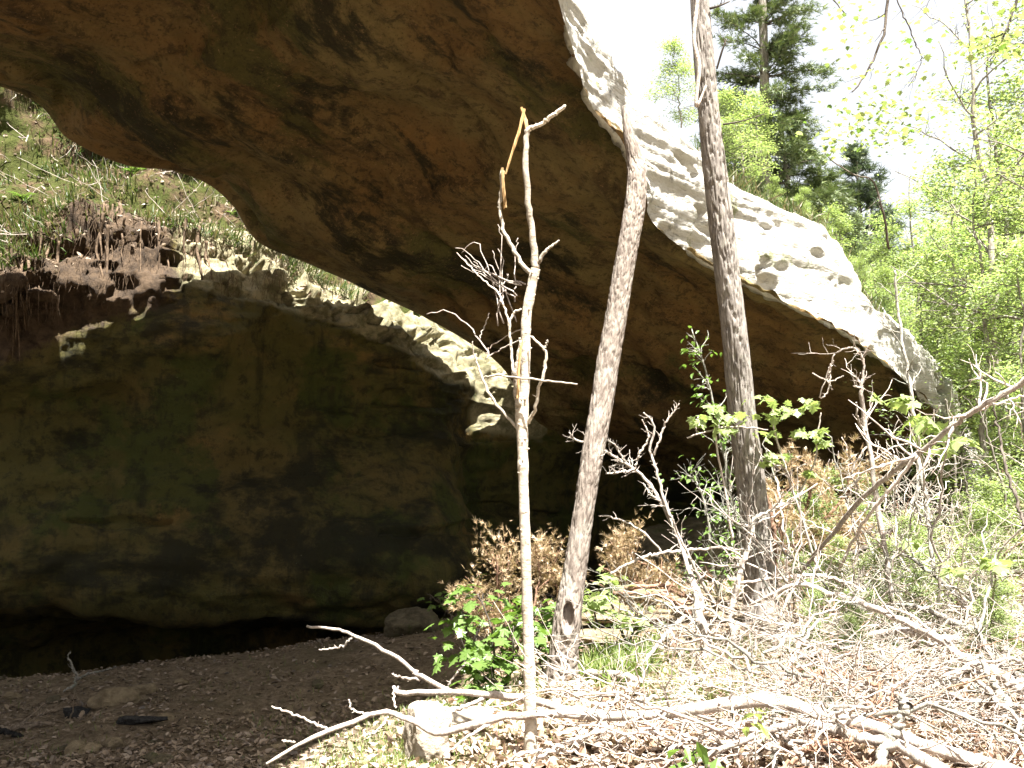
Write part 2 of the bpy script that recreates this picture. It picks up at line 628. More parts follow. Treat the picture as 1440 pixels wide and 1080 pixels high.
# lip, crest of the outer face, far lip: three lines sighted along the arch
ST = []
for (w_lip, w_top, w_far) in [((-7.6, -5.0, -0.8), (-6.6, -5.6, -0.6), (-14.0, -1.0, -1.0)),
                              ((-6.6, -2.6, 2.6), (-5.4, -3.2, 3.6), (-13.0, 1.2, 2.6)),
                              ((-3.1, 0.6, 4.9), (-1.9, 0.1, 6.3), (-11.2, 5.4, 4.6)),
                              ((-1.6, 3.8, 5.5), (-0.5, 3.4, 6.9), (-9.0, 8.9, 5.4))]:
    ST.append([np.array(w_lip), np.array(w_top), np.array(w_far)])
for (l, t, f) in [((745, -150, 7.0), (752, -190, 7.7), (-20, 118, 12.2)),
                  ((785, 0, 8.0), (797, -6, 8.9), (100, 196, 12.6)),
                  ((812, 90, 8.7), (847, 82, 9.7), (178, 229, 12.95)),
                  ((832, 152, 9.4), (888, 134, 10.4), (240, 236, 13.2)),
                  ((876, 204, 9.9), (935, 163, 11.0), (292, 256, 13.7)),
                  ((908, 268, 10.5), (985, 212, 11.6), (330, 288, 14.1)),
                  ((920, 316, 11.0), (1036, 254, 12.2), (368, 338, 14.6)),
                  ((1000, 378, 12.0), (1092, 295, 13.2), (446, 374, 15.0)),
                  ((1100, 427, 13.0), (1156, 336, 14.2), (545, 420, 16.0)),
                  ((1187, 470, 14.0), (1212, 418, 15.0), (680, 496, 17.3)),
                  ((1230, 500, 14.5), (1260, 456, 15.4), (728, 552, 18.2)),
                  ((1283, 545, 15.1), (1302, 508, 15.9), (775, 610, 19.0)),
                  ((1335, 605, 16.0), (1345, 570, 16.6), (900, 660, 20.5)),
                  ((1362, 690, 16.8), (1372, 660, 17.4), (1050, 730, 21.0)),
                  ((1375, 800, 17.2), (1388, 780, 17.8), (1150, 800, 21.0))]:
    ST.append([P(*l), P(t[0], t[1], t[2] + 0.65), P(*f)])
ROWS = []
for k, (l, t, f) in enumerate(ST):
    per = f - l; per = per * np.array([1, 1, 0]); per /= np.linalg.norm(per)
    end = min(1.0, max(0.0, (len(ST) - k) / 5.0))
    c = f - per * 0.9 + np.array([0, 0, 0.85 * end + 0.1])
    mid = 0.5 * (t + c) + np.array([0, 0, 0.35 * end])
    fm = 0.5 * (l + t) + np.array([0.05, -0.04, 0.06])          # the face swells outward
    e = [l + (f - l) * s + np.array([0, 0, h * end]) for s, h in ((0.93, -0.02), (0.8, 0.0), (0.68, 0.1), (0.62, 0.32), (0.45, 0.45), (0.25, 0.4), (0.09, 0.18))]
    ROWS.append([l, l * 0.5 + fm * 0.5 + np.array([.01, -.01, 0]), fm, 0.5 * (fm + t) + np.array([.05, -.03, .03]), t, t * .7 + mid * .3 + np.array([0, 0, .12]), mid, c * .7 + mid * .3, c, f + np.array([0, 0, 0.35]) + per * 0.12, f] + e)
ROWS = np.array(ROWS)                                  # stations x 18 x 3
NK = 520
seg = [11] * 4 + [6] * 4 + [10, 10] + [14] * 7 + [14]
loop = np.concatenate([ROWS, ROWS[:, :1]], axis=1)
along = catmull(loop, NK)                              # NK x 19 x 3
ring = []
row_kind = []
for j in range(18):
    p0 = along[:, (j - 1) % 18]; p1 = along[:, j]; p2 = along[:, (j + 1) % 18]; p3 = along[:, (j + 2) % 18]
    if j == 0:  p0 = p1 + (p1 - p2)                    # keep the two lips crisp
    if j == 17: p3 = p2 + (p2 - p1)
    if j == 10: p0 = p1 + (p1 - p2)
    if j == 9:  p3 = p2 + (p2 - p1)
    for s in range(seg[j]):
        t = s / seg[j]
        ring.append(0.5 * (2 * p1 + (p2 - p0) * t + (2 * p0 - 5 * p1 + 4 * p2 - p3) * t ** 2 + (3 * p1 - p0 - 3 * p2 + p3) * t ** 3))
        row_kind.append(j + t)
g = np.stack(ring, 1)                                  # NK x NR x 3
rk = np.array(row_kind)
NR = g.shape[1]
nrm = grid_normals(g, True)
ctr = g.mean(axis=1, keepdims=True)
if ((g - ctr) * nrm).sum() < 0:
    nrm = -nrm
    FLIP = True
else:
    FLIP = False
ax = np.array([math.cos(-BR), math.sin(-BR), 0.0]); ay = np.array([-ax[1], ax[0], 0])
q = np.stack([g @ ax, g @ ay, g[..., 2]], -1)          # coordinates along / across / up the arch
soff = sstep(10.0, 10.6, rk)[None, :] * (1 - sstep(17.4, 18.0, rk))[None, :]
facew = sstep(0.0, 0.5, rk)[None, :] * (1 - sstep(3.8, 4.6, rk))[None, :]
topw = sstep(3.8, 4.6, rk)[None, :] * (1 - sstep(9.0, 10.0, rk))[None, :]
lipw = np.maximum(0, 1 - np.minimum(np.abs(rk), np.abs(18 - rk)) / 0.7)[None, :]
d = 0.11 * fbm(q * np.array([0.35, 0.55, 0.6]), 3, 21)
d = d + soff * (0.10 * fbm(q * np.array([0.45, 1.3, 1.3]), 5, 22) + 0.035 * fbm(q * np.array([1.5, 3.0, 3.0]), 4, 23))
step = fbm(q * np.array([0.30, 0.9, 0.9]) + 3.1, 3, 24)
d = d - soff * 0.10 * sstep(0.05, 0.12, step) - soff * 0.06 * sstep(0.34, 0.39, step)
led = fbm(q * np.array([0.28, 2.2, 4.6]), 5, 25)
d = d + facew * (0.055 * (0.5 - np.abs(led)) + 0.018 * fbm(q * 4.0, 3, 26))
pit = fbm(q * np.array([2.0, 2.6, 3.4]), 2, 27)
d = d - facew * 0.13 * sstep(0.52, 0.72, pit)
d = d + topw * (0.14 * fbm(q * 1.3, 4, 28) + 0.04 * fbm(q * 6, 2, 29))
d = d * (1 - 0.6 * np.exp(-((rk - 10.0) / 0.8) ** 2))[None, :]
d = d + lipw * (0.06 * fbm(q * np.array([1.6, 1.6, 1.6]), 4, 30) + 0.03 * fbm(q * 6.0, 3, 31))
g = g + nrm * d[..., None]
ARCH_G, ARCH_N = g, nrm
gi = np.arange(NK * NR).reshape(NK, NR)
gj = np.concatenate([gi, gi[:, :1]], 1)
quads = np.stack([gj[:-1, :-1], gj[1:, :-1], gj[1:, 1:], gj[:-1, 1:]], -1)   # NK-1 x NR x 4
if not FLIP:
    pass
else:
    quads = quads[..., ::-1]
und = rk >= 10.0


def sub_mesh(name, verts, quads, m, parent, attr=None):
    quads = quads.reshape(-1, 4)
    u, inv = np.unique(quads, return_inverse=True)
    v = verts.reshape(-1, 3)[u] - np.array(parent.location)
    me = mesh_np(name, v, inv.reshape(-1, 4))
    if attr is not None:
        for an, av in attr.items():
            at = me.attributes.new(an, 'FLOAT', 'POINT')
            at.data.foreach_set("value", av.ravel()[u].astype(np.float32))
    return link(name, me, m, parent)


caps = MB()
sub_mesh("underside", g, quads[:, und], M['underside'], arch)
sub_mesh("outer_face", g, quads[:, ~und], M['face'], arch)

# ---------------------------------------------------------------- the cliff behind the arch
cliff = empty("cliff", P(300, 930, 15.0), "dark mossy sandstone cliff wall standing in shade under the arch", "cliff")
CS = [
    (-900, [(300, 40), (-40, 17), (140, 14.2), (290, 11.5), (420, 11.0), (620, 11.0), (760, 10.7), (870, 10.9), (905, 13), (1060, 13)]),
    (-450, [(290, 40), (-10, 17.6), (150, 14.6), (310, 12.3), (440, 12), (620, 12.1), (760, 11.8), (860, 12.0), (905, 14.2), (1045, 14.2)]),
    (-200, [(280, 40), (20, 18), (230, 14.6), (410, 12.9), (500, 13.2), (620, 13.3), (760, 12.8), (856, 12.6), (905, 14.8), (1035, 14.8)]),
    (0, [(280, 40), (40, 18.2), (225, 15.3), (385, 13.25), (500, 13.5), (620, 13.8), (755, 13.3), (838, 13.2), (905, 15.5), (1020, 15.5)]),
    (150, [(280, 40), (110, 18.4), (228, 15.9), (310, 14.1), (440, 13.9), (610, 14.2), (745, 13.6), (838, 13.5), (900, 16), (1000, 16)]),
    (300, [(290, 40), (180, 18.6), (258, 16.4), (326, 14.8), (430, 14.4), (600, 14.4), (750, 13.8), (860, 13.9), (900, 16.4), (990, 16.4)]),
    (450, [(300, 40), (270, 20), (330, 18.2), (388, 15.75), (460, 15.3), (600, 15.2), (750, 14.0), (868, 14.3), (890, 16.6), (980, 16.6)]),
    (560, [(310, 40), (340, 20.5), (385, 18.8), (432, 16.6), (505, 15.95), (620, 15.8), (750, 14.3), (872, 14.6), (888, 16.6), (965, 16.6)]),
    (622, [(320, 40), (385, 21.5), (425, 19.4), (466, 17.5), (540, 16.7), (640, 16.2), (740, 14.7), (840, 14.9), (870, 17), (955, 17)]),
    (672, [(320, 40), (410, 22), (450, 20.2), (498, 18.6), (560, 17.95), (650, 17.7), (740, 17.6), (800, 17.7), (850, 17.6), (940, 17.6)]),
    (750, [(330, 40), (440, 21), (480, 20.2), (516, 18.9), (575, 18.6), (660, 18.6), (740, 18.7), (810, 18.7), (850, 18.6), (930, 18.6)]),
    (850, [(340, 40), (445, 22.2), (490, 21.4), (540, 19.6), (590, 19.4), (670, 20.2), (740, 20.6), (800, 20.5), (850, 20.2), (920, 20.2)]),
    (1000, [(380, 40), (450, 22.8), (490, 21.8), (540, 21.4), (590, 21.2), (670, 21), (740, 21), (800, 20.8), (850, 20.5), (920, 20.5)]),
    (1150, [(450, 40), (450, 22.8), (495, 20.6), (550, 20), (600, 19.8), (650, 19.6), (700, 19.5), (740, 19.2), (800, 18.8), (900, 18.8)]),
    (1290, [(520, 40), (505, 22), (545, 19.9), (585, 19), (620, 18.6), (655, 18.4), (690, 18.2), (720, 18), (780, 17.9), (880, 17.9)]),
    (1400, [(600, 40), (610, 22), (640, 20), (660, 19), (680, 18.7), (700, 18.6), (720, 18.4), (750, 18.2), (800, 18.1), (880, 18.1)]),
    (1560, [(700, 40), (720, 22), (740, 20), (760, 19), (780, 18.7), (800, 18.6), (820, 18.4), (850, 18.2), (880, 18.1), (900, 18.1)]),
]
CR = np.array([[P(px, py, d) for (py, d) in rows] for px, rows in CS])
sx = np.array([c[0] for c in CS], float)
# spread columns evenly over the seen width
cols_px = np.concatenate([np.linspace(-900, -60, 70), np.linspace(-58, 780, 360), np.linspace(784, 1560, 150)])
ci = np.interp(cols_px, sx, np.arange(len(sx)))
i0 = np.clip(np.floor(ci).astype(int), 0, len(sx) - 2)
tt = (ci - i0)[:, None, None]
p0 = CR[np.clip(i0 - 1, 0, 99)]; p1 = CR[i0]; p2 = CR[i0 + 1]; p3 = CR[np.clip(i0 + 2, 0, len(sx) - 1)]
cg = 0.5 * (2 * p1 + (p2 - p0) * tt + (2 * p0 - 5 * p1 + 4 * p2 - p3) * tt ** 2 + (3 * p1 - p0 - 3 * p2 + p3) * tt ** 3)
seg = [24, 40, 44, 34, 50, 42, 30, 16, 10]
rows_, crk = [], []
for j in range(9):
    a0 = cg[:, max(j - 1, 0)]; a1 = cg[:, j]; a2 = cg[:, j + 1]; a3 = cg[:, min(j + 2, 9)]
    if j == 6: a3 = a2 + (a2 - a1)
    if j == 7: a0 = a1 + (a1 - a2)
    for s in range(seg[j]):
        t = s / seg[j]
        rows_.append(0.5 * (2 * a1 + (a2 - a0) * t + (2 * a0 - 5 * a1 + 4 * a2 - a3) * t ** 2 + (3 * a1 - a0 - 3 * a2 + a3) * t ** 3))
        crk.append(j + t)
rows_.append(cg[:, 9]); crk.append(9.0)
cg = np.stack(rows_, 1); crk = np.array(crk)
cn = grid_normals(cg)
mid_c = cg[200, 150]
if np.dot(cn[200, 170], EYE - cg[200, 170]) < 0:
    cn = -cn; CF = True
else:
    CF = False
facew = sstep(2.6, 3.1, crk)[None, :]
slopew = 1 - facew
dd = 0.22 * fbm(cg * np.array([0.5, 0.5, 0.7]), 4, 41)
bed = fbm(cg * np.array([0.28, 0.28, 1.7]), 5, 42)
dd = dd + facew * (0.075 * bed + 0.035 * fbm(cg * np.array([2.2, 2.2, 3.2]), 5, 43) + 0.10 * fbm(cg * np.array([0.9, 0.9, 0.8]), 4, 51))
dd = dd - facew * 0.11 * sstep(0.30, 0.33, fbm(cg * np.array([0.22, 0.22, 1.35]) + 8, 4, 44))
crack = np.abs(fbm(cg * np.array([0.75, 0.75, 0.34]) + 1.7, 4, 45))
brow = np.exp(-((crk - 3.25) / 0.55) ** 2)[None, :]
pits = fbm(cg * np.array([3.4, 3.4, 4.0]), 4, 46)
dd = dd - brow * 0.34 * sstep(0.12, 0.5, pits) + brow * 0.10 * fbm(cg * np.array([3.5, 3.5, 1.0]), 3, 48)
dd = dd + slopew * (0.22 * fbm(cg * np.array([1.1, 1.1, 0.8]), 4, 47) + 0.05 * fbm(cg * 5, 3, 49))
cg = cg + cn * dd[..., None]
CLIFF_G, CLIFF_N = cg, cn
ncx, ncr = cg.shape[:2]
gi = np.arange(ncx * ncr).reshape(ncx, ncr)
quads = np.stack([gi[:-1, :-1], gi[1:, :-1], gi[1:, 1:], gi[:-1, 1:]], -1)
if CF:
    quads = quads[..., ::-1]
cut = int(np.argmax(crk >= 2.75))
pale = (sstep(2.3, 2.7, crk) * (1 - sstep(3.6, 4.15, crk)))[None, :] * sstep(190, 320, cols_px)[:, None]  # pale ledge rock, with sunlight painted in along the rim and slot
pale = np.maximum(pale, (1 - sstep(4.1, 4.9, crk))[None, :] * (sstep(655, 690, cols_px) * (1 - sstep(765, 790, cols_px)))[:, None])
soil = (1 - sstep(3.75, 4.4, crk))[None, :] * (1 - sstep(190, 300, cols_px))[:, None]
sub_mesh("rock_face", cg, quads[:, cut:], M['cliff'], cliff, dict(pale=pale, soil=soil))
so = sub_mesh("soil_slope", cg, quads[:, :cut], M['slope'], cliff)
tag(so, "sunlit mossy soil slope on top of the cliff")

# ---------------------------------------------------------------- plant materials
M['dead'] = mat_bark("bleached_dead_wood", (0.3, 0.24, 0.2), (0.52, 0.46, 0.4), 40, 0.5, (0.38, 0.37, 0.32))
M['dead_grey'] = mat_bark("grey_lichened_wood", (0.15, 0.14, 0.115), (0.33, 0.31, 0.27), 40, 0.5, (0.3, 0.33, 0.26), (0.06, 0.055, 0.045))
M['dead_red'] = mat_bark("reddish_dead_wood", (0.15, 0.085, 0.055), (0.3, 0.185, 0.125), 40, 0.5)
M['damp'] = mat_bark("damp_dead_wood", (0.10, 0.08, 0.06), (0.24, 0.19, 0.14), 40, 0.5)
M['burnt'] = mat_bark("charred_wood", (0.012, 0.012, 0.012), (0.04, 0.038, 0.036), 40, 0.5)
M['birch'] = mat_bark("smooth_pale_bark", (0.36, 0.31, 0.24), (0.5, 0.45, 0.37), 18, 1.6, (0.34, 0.29, 0.22), (0.14, 0.11, 0.08))
M['split'] = mat_bark("raw_split_wood", (0.34, 0.2, 0.08), (0.5, 0.34, 0.17), 60, 0.1)
M['bark'] = mat_bark("furrowed_grey_bark", (0.19, 0.165, 0.145), (0.36, 0.325, 0.29), 36, 0.08, (0.34, 0.315, 0.265))
M['bark_old'] = mat_bark("flaking_old_bark", (0.15, 0.12, 0.1), (0.34, 0.29, 0.245), 34, 0.2, (0.37, 0.335, 0.285))
M['dark_bark'] = mat_bark("dark_twig_bark", (0.05, 0.04, 0.033), (0.13, 0.11, 0.09), 30, 0.3)
M['wood_bark'] = mat_bark("young_tree_bark", (0.13, 0.115, 0.09), (0.26, 0.24, 0.2), 30, 0.3)
M['leaf_pale'] = mat_leaf("pale_spring_leaf", [(0.15, 0.21, 0.07), (0.22, 0.28, 0.11), (0.3, 0.35, 0.16)], 0.5)
M['leaf_mid'] = mat_leaf("fresh_green_leaf", [(0.07, 0.13, 0.025), (0.10, 0.17, 0.035), (0.14, 0.21, 0.05)], 0.45)
M['leaf_far'] = mat_leaf("woodland_leaf", [(0.15, 0.22, 0.085), (0.23, 0.3, 0.135), (0.32, 0.38, 0.21), (0.09, 0.14, 0.05)], 0.58, 1.4)
M['cedar'] = mat_leaf("cedar_green", [(0.045, 0.07, 0.028), (0.085, 0.115, 0.045), (0.13, 0.15, 0.065)], 0.2)
M['cedar_blue'] = mat_leaf("bluish_pine_green", [(0.04, 0.06, 0.04), (0.07, 0.095, 0.06), (0.1, 0.125, 0.08)], 0.2)
M['rust'] = mat_leaf("dead_rusty_needles", [(0.2, 0.13, 0.065), (0.32, 0.225, 0.125), (0.43, 0.34, 0.215)], 0.3, 1.0)
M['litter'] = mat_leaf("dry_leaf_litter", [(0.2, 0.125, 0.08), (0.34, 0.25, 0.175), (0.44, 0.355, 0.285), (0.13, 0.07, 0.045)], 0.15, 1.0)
M['litter_shade_tone'] = mat_leaf("shade_toned_leaf_litter", [(0.09, 0.065, 0.045), (0.2, 0.148, 0.1), (0.3, 0.235, 0.17), (0.06, 0.043, 0.03)], 0.1, 1.0)  # darker copy of the litter, the arch's shade put into its colour
M['grass'] = mat_leaf("short_grass", [(0.08, 0.13, 0.025), (0.13, 0.18, 0.04), (0.2, 0.22, 0.07)], 0.4)
M['slope_grass'] = mat_leaf("slope_grass", [(0.028, 0.055, 0.011), (0.045, 0.078, 0.016), (0.075, 0.1, 0.026), (0.12, 0.1, 0.052), (0.15, 0.128, 0.075)], 0.3)
M['root'] = mat_bark("dry_root", (0.055, 0.037, 0.024), (0.15, 0.105, 0.068), 40, 0.3)


def mat_stone(name, a, b, mossy=None):
    t = NT(name)
    n1 = t.noise(t.pos(), 8, 7, 0.7)
    n2 = t.noise(t.pos(), 40, 4, 0.7)
    c = t.mix(t.ramp(n1, 0.35, 0.65), a, b)
    if mossy:
        c = t.mix(t.ramp(t.noise(t.pos(), 4, 5, 0.7), 0.52, 0.64, 0, 0.8), c, mossy)
    return t.finish(c, 0.9, t.math('ADD', n1, t.math('MULTIPLY', n2, 0.5)), 0.03, 0.15)


M['stone'] = mat_stone("pale_sandstone_rock", (0.28, 0.23, 0.17), (0.42, 0.37, 0.3))
M['stone_tan'] = mat_stone("tan_sandstone_rock", (0.13, 0.1, 0.062), (0.24, 0.19, 0.12))
M['stone_dark'] = mat_stone("mossy_dark_rock", (0.06, 0.05, 0.03), (0.13, 0.11, 0.07), (0.05, 0.055, 0.02))

# ---------------------------------------------------------------- small templates
LEAF = (np.array([[0, 0, 0], [.32, .24, .05], [.7, .17, .03], [1, 0, -.06], [.7, -.17, .03], [.32, -.24, .05], [.5, 0, -.015]]),
        [], [(0, 6, 1), (1, 6, 2), (2, 6, 3), (3, 6, 4), (4, 6, 5), (5, 6, 0)])
LEAF2 = (np.array([[0, 0, 0], [.45, .27, .06], [1, 0, -.05], [.45, -.27, .06]]), [], [(0, 2, 1), (0, 3, 2)])
_o = [(0, .03), (.12, .22), (-.02, .45), (.26, .36), (.42, .62), (.5, .3), (.66, .36), (.72, .2), (1.0, 0)]
_o = _o + [(x, -y) for x, y in _o[-2::-1]]
MAPLE = (np.array([(.25, 0, .0)] + [(x, y, 0.04 - .22 * abs(y) * abs(y) - .05 * x) for x, y in _o]), [],
         [(0, (i + 1) % len(_o) + 1, i + 1) for i in range(len(_o))])
DEADLEAF = (np.array([[0, 0, 0], [.3, .3, .16], [.75, .22, .13], [1, 0, .05], [.7, -.2, .15], [.3, -.28, .2], [.5, 0, -.02]]), [],
            [(0, 6, 1), (1, 6, 2), (2, 6, 3), (3, 6, 4), (4, 6, 5), (5, 6, 0)])
BLADE = (np.array([[0, .035, 0], [0, -.035, 0], [.12, .028, .45], [.12, -.028, .45], [.42, 0, .85]]), [(0, 1, 3, 2)], [(2, 3, 4)])
SPRAY = (np.array([[0, .03, 0], [0, -.03, 0], [1, 0, -.08], [.25, 0, 0], [.42, .05, .01], [.75, .33, -.06], [.45, -.05, .01], [.8, -.3, -.07],
                   [.1, .05, 0], [.28, .02, 0], [.4, .28, .03], [.1, -.05, 0], [.28, -.02, 0], [.42, -.27, .04]]), [],
         [(0, 1, 2), (3, 4, 5), (3, 7, 6), (8, 9, 10), (12, 11, 13)])


def proj(p):
    r = np.asarray(p) - EYE
    d = r @ FWD
    return 720 + 1440 * (r @ RIGHT) / d, 540 - 1440 * (r @ UP) / d, d


def trace(pts, n=40, jit=0.0, rng=None):
    """points (px, py, d, width in photo px) -> smooth axis and radii"""
    w = np.array([P(a, b, d) for a, b, d, _ in pts])
    r = np.array([0.5 * ww * d / 1440.0 for _, _, d, ww in pts])
    ax_ = catmull(w, n)
    rr = np.maximum(catmull(r[:, None], n)[:, 0], 0.0012)
    if jit and rng is not None:
        j = rng.normal(0, jit, ax_.shape)
        j[0] = 0
        ax_ = ax_ + j * np.minimum(1, rr / rr.mean())[:, None]
    return ax_, rr


def shoots(mb, ax_, rr, rng, count, length, lo=0.15, hi=1.0, depth=1, spread=1.0, upw=0.2, r0=0.5, anchors=None, sides=5):
    """side twigs that leave a limb; returns their axes"""
    out = []
    n = len(ax_)
    for c in range(count):
        i = int(rng.uniform(lo, hi) * (n - 2))
        t = ax_[min(i + 1, n - 1)] - ax_[i]
        t = t / (np.linalg.norm(t) + 1e-9)
        v = rng.normal(0, 1, 3)
        v -= t * (v @ t)
        v /= np.linalg.norm(v)
        dr = t * rng.uniform(0.3, 1.0) + v * spread + np.array([0, 0, upw])
        dr /= np.linalg.norm(dr)
        L = length * rng.uniform(0.4, 1.15)
        m = 7
        k = np.linspace(0, 1, m)[:, None]
        bend = rng.normal(0, 0.22, 3)
        zig = np.cumsum(rng.normal(0, 0.035, (m, 3)), 0) * L
        zig[0] = 0
        pts = ax_[i] + dr * k * L + bend * (k ** 2) * L * 0.6 + zig
        ra = max(min(rr[i] * r0, 0.02), 0.0022) * (1 - 0.75 * k[:, 0])
        ra = np.maximum(ra, 0.0011)
        mb.tube(pts, ra, sides)
        out.append((pts, ra))
        if anchors is not None:
            anchors.append((pts[-1], pts[-1] - pts[-2]))
            anchors.append((pts[-3], pts[-1] - pts[-2]))
        if depth > 1:
            out += shoots(mb, pts, ra, rng, rng.integers(2, 4), L * 0.5, 0.25, 1.0, depth - 1, spread, upw, 0.7, anchors, 4)
    return out


def branch_thing(name, lines, label, cat, m, seed, twigs=6, tlen=0.3, depth=1, group=None, jit=0.006, sides=9, parts=('limb', 'side_branch', 'twig')):
    """a dead branch traced limb by limb: first line the main limb, further lines side branches, twigs of its own"""
    rng = np.random.default_rng(seed)
    a0, r0 = trace(lines[0], 46, jit, rng)
    root = empty(name, a0[0], label, cat, group)
    MB().tube(a0, r0, sides, 0.18, seed).build(parts[0], m, root)
    tw = MB()
    n = shoots(tw, a0, r0, rng, twigs, tlen, 0.1, 1.0, depth)
    for i, l in enumerate(lines[1:]):
        a, r = trace(l, 26, jit * 0.7, rng)
        MB().tube(a, r, 7, 0.12, seed + i).build(parts[1], m, root)
        n += shoots(tw, a, r, rng, max(1, twigs // 3), tlen * 0.5, 0.2, 1.0, 1)
    if n:
        tag(tw.build("twigs", m, root), kind='stuff')
    return root


# ---------------------------------------------------------------- the three trunks in front of the arch
def furrowed(name, pts, m, parent, seed, n=420, sides=96, amp=0.10, hollow=None, vert=0.35):
    ax_, rr = trace(pts, n)
    tg = np.gradient(ax_, axis=0); tg /= np.linalg.norm(tg, axis=1)[:, None]
    a = np.cross(tg, np.array([0, -1.0, 0])); a /= np.linalg.norm(a, axis=1)[:, None]
    b = np.cross(tg, a)
    th = np.linspace(0, 2 * np.pi, sides, endpoint=False)
    ring = np.cos(th)[None, :, None] * a[:, None] + np.sin(th)[None, :, None] * b[:, None]
    s = np.concatenate([[0], np.cumsum(np.linalg.norm(np.diff(ax_, axis=0), axis=1))])
    R = rr.mean()
    q = np.stack([np.cos(th)[None] * R * np.ones((n, 1)), np.sin(th)[None] * R * np.ones((n, 1)), s[:, None] * np.ones((1, sides)) * vert], -1)
    warp = fbm(q * 9, 2, seed)[..., None] * 0.02
    f = np.abs(fbm((q + warp) * 52, 3, seed + 3))
    r = 1 + amp * (sstep(0.02, 0.3, f) - 0.6) + 0.10 * fbm(q * np.array([5, 5, 8]), 3, seed + 5) + 0.02 * fbm(q * 120, 2, seed + 6)
    flare = np.exp(-s / 0.28)[:, None] * (0.28 + 0.3 * np.maximum(0, fbm(q * np.array([9, 9, 2]), 2, seed + 8)))
    v = ax_[:, None] + ring * (rr[:, None] * (r + flare))[..., None]
    if hollow:
        hx, hy, ex, ey, dep = hollow
        x, y, dd = proj(v)
        e = np.sqrt(((x - hx) / ex) ** 2 + ((y - hy) / ey) ** 2)
        front = ((v - ax_[:, None]) @ FWD) < 0
        push = dep * (1 - sstep(0.75, 1.0, e)) - 0.018 * np.exp(-((e - 1.25) / 0.28) ** 2)
        v = v + (FWD[None, None] * (push * front)[..., None])
    i = np.arange(n - 1)[:, None] * sides; j = np.arange(sides)[None]; k = (j + 1) % sides
    qd = np.stack([i + j, i + k, i + sides + k, i + sides + j], -1).reshape(-1, 4)
    mb = MB()
    vv = np.vstack([v.reshape(-1, 3), ax_[-1] + tg[-1] * rr[-1] * 0.6])
    mb.add(vv, qd, [(n * sides, (n - 1) * sides + x, (n - 1) * sides + (x + 1) % sides) for x in range(sides)])
    mb.build(name, m, parent)
    return ax_, rr


rng = np.random.default_rng(11)
leaning = empty("dead_tree", P(787, 985, 7.5), "leaning dead trunk with a hollow near its foot and a snapped top", "tree")
lt, lr = furrowed("trunk", [(784, 992, 7.5, 38.6), (791, 945, 7.5, 35.3), (797, 880, 7.5, 34.4), (809, 800, 7.55, 30.2), (830, 660, 7.6, 29.4), (852, 530, 7.7, 29.4), (870, 420, 7.75, 28.6), (886, 330, 7.8, 27.7), (895, 270, 7.85, 26.9),
                            (893, 225, 7.9, 23.5), (884, 190, 7.9, 14.3), (879, 150, 7.95, 9.2)], M['bark_old'], leaning, 3, amp=0.12, hollow=(799, 868, 8, 22, 0.06), vert=0.16)
tw = MB()
shoots(tw, lt, lr, rng, 7, 0.12, 0.2, 0.9, 1, r0=0.12)
tag(tw.build("twigs", M['dead'], leaning), kind='stuff')

straight = empty("tree", P(1072, 880, 9.8), "tall live tree with straight furrowed grey trunk in front of the arch", "tree")
stt, srr = furrowed("trunk", [(1072, 890, 9.8, 41.3), (1068, 800, 9.8, 37.8), (1058, 700, 9.75, 37.0), (1046, 600, 9.7, 35.3), (1034, 480, 9.6, 32.7), (1022, 380, 9.55, 31.8), (1010, 280, 9.5, 31.0), (1000, 190, 9.45, 29.2), (991, 90, 9.4, 27.5),
                              (984, 0, 9.4, 24.9), (975, -160, 9.3, 22.4), (965, -420, 9.3, 18.9), (965, -800, 9.3, 15.5), (960, -1300, 9.3, 7.7)], M['bark'], straight, 13, n=520, amp=0.17, vert=0.07)
tw = MB()
vine = trace([(993, 120, 9.2, 3), (979, 150, 9.2, 5), (983, 95, 9.2, 6), (976, 55, 9.2, 6), (980, 10, 9.2, 6), (985, -40, 9.2, 5)], 30)
MB().tube(vine[0], vine[1], 7, 0.2, 4).build("dead_side_branch", M['dead'], straight)
for l in ([(998, 12, 9.35, 4), (1012, 8, 9.3, 3), (1026, 2, 9.3, 2)], [(1008, 97, 9.35, 3), (1016, 70, 9.3, 3), (1022, 55, 9.3, 1.5)], [(1017, 175, 9.4, 3), (1045, 170, 9.2, 2), (1075, 160, 9.1, 1.2)]):
    a, r = trace(l, 10); tw.tube(a, r, 5); shoots(tw, a, r, rng, 3, 0.15)
# limbs of the crown above the frame
anch = []
for k in range(9):
    i = int(n_ * len(stt)) if (n_ := 0.76 + 0.026 * k) else 0
    th = rng.uniform(0, 6.28)
    ln = rng.uniform(1.2, 2.4)
    kk = np.linspace(0, 1, 8)[:, None]
    pts = stt[i] + kk * ln * np.array([math.cos(th), math.sin(th), 0.45]) + np.cumsum(rng.normal(0, .05, (8, 3)), 0)
    tw.tube(pts, 0.03 * (1 - .8 * kk[:, 0]), 6)
    shoots(tw, pts, 0.03 * (1 - .8 * kk[:, 0]), rng, 7, 0.6, 0.2, 1, 2, anchors=anch)
tag(tw.build("branches", M['dark_bark'], straight), kind='stuff')


def leaves_at(anch, rng, per, size, spread, tpl, name, m, parent, tilt=0.5):
    if not anch:
        return None
    c = np.array([a[0] for a in anch])
    loc = np.repeat(c, per, 0) + rng.normal(0, spread, (len(c) * per, 3)) * np.array([1, 1, 0.6])
    return MB().inst(*tpl, loc, rot_rand(len(loc), rng, tilt), size * rng.uniform(0.55, 1.15, len(loc))).build(name, m, parent, smooth=False)


leaves_at(anch, rng, 2, 0.07, 0.1, LEAF2, "crown", M['leaf_pale'], straight)

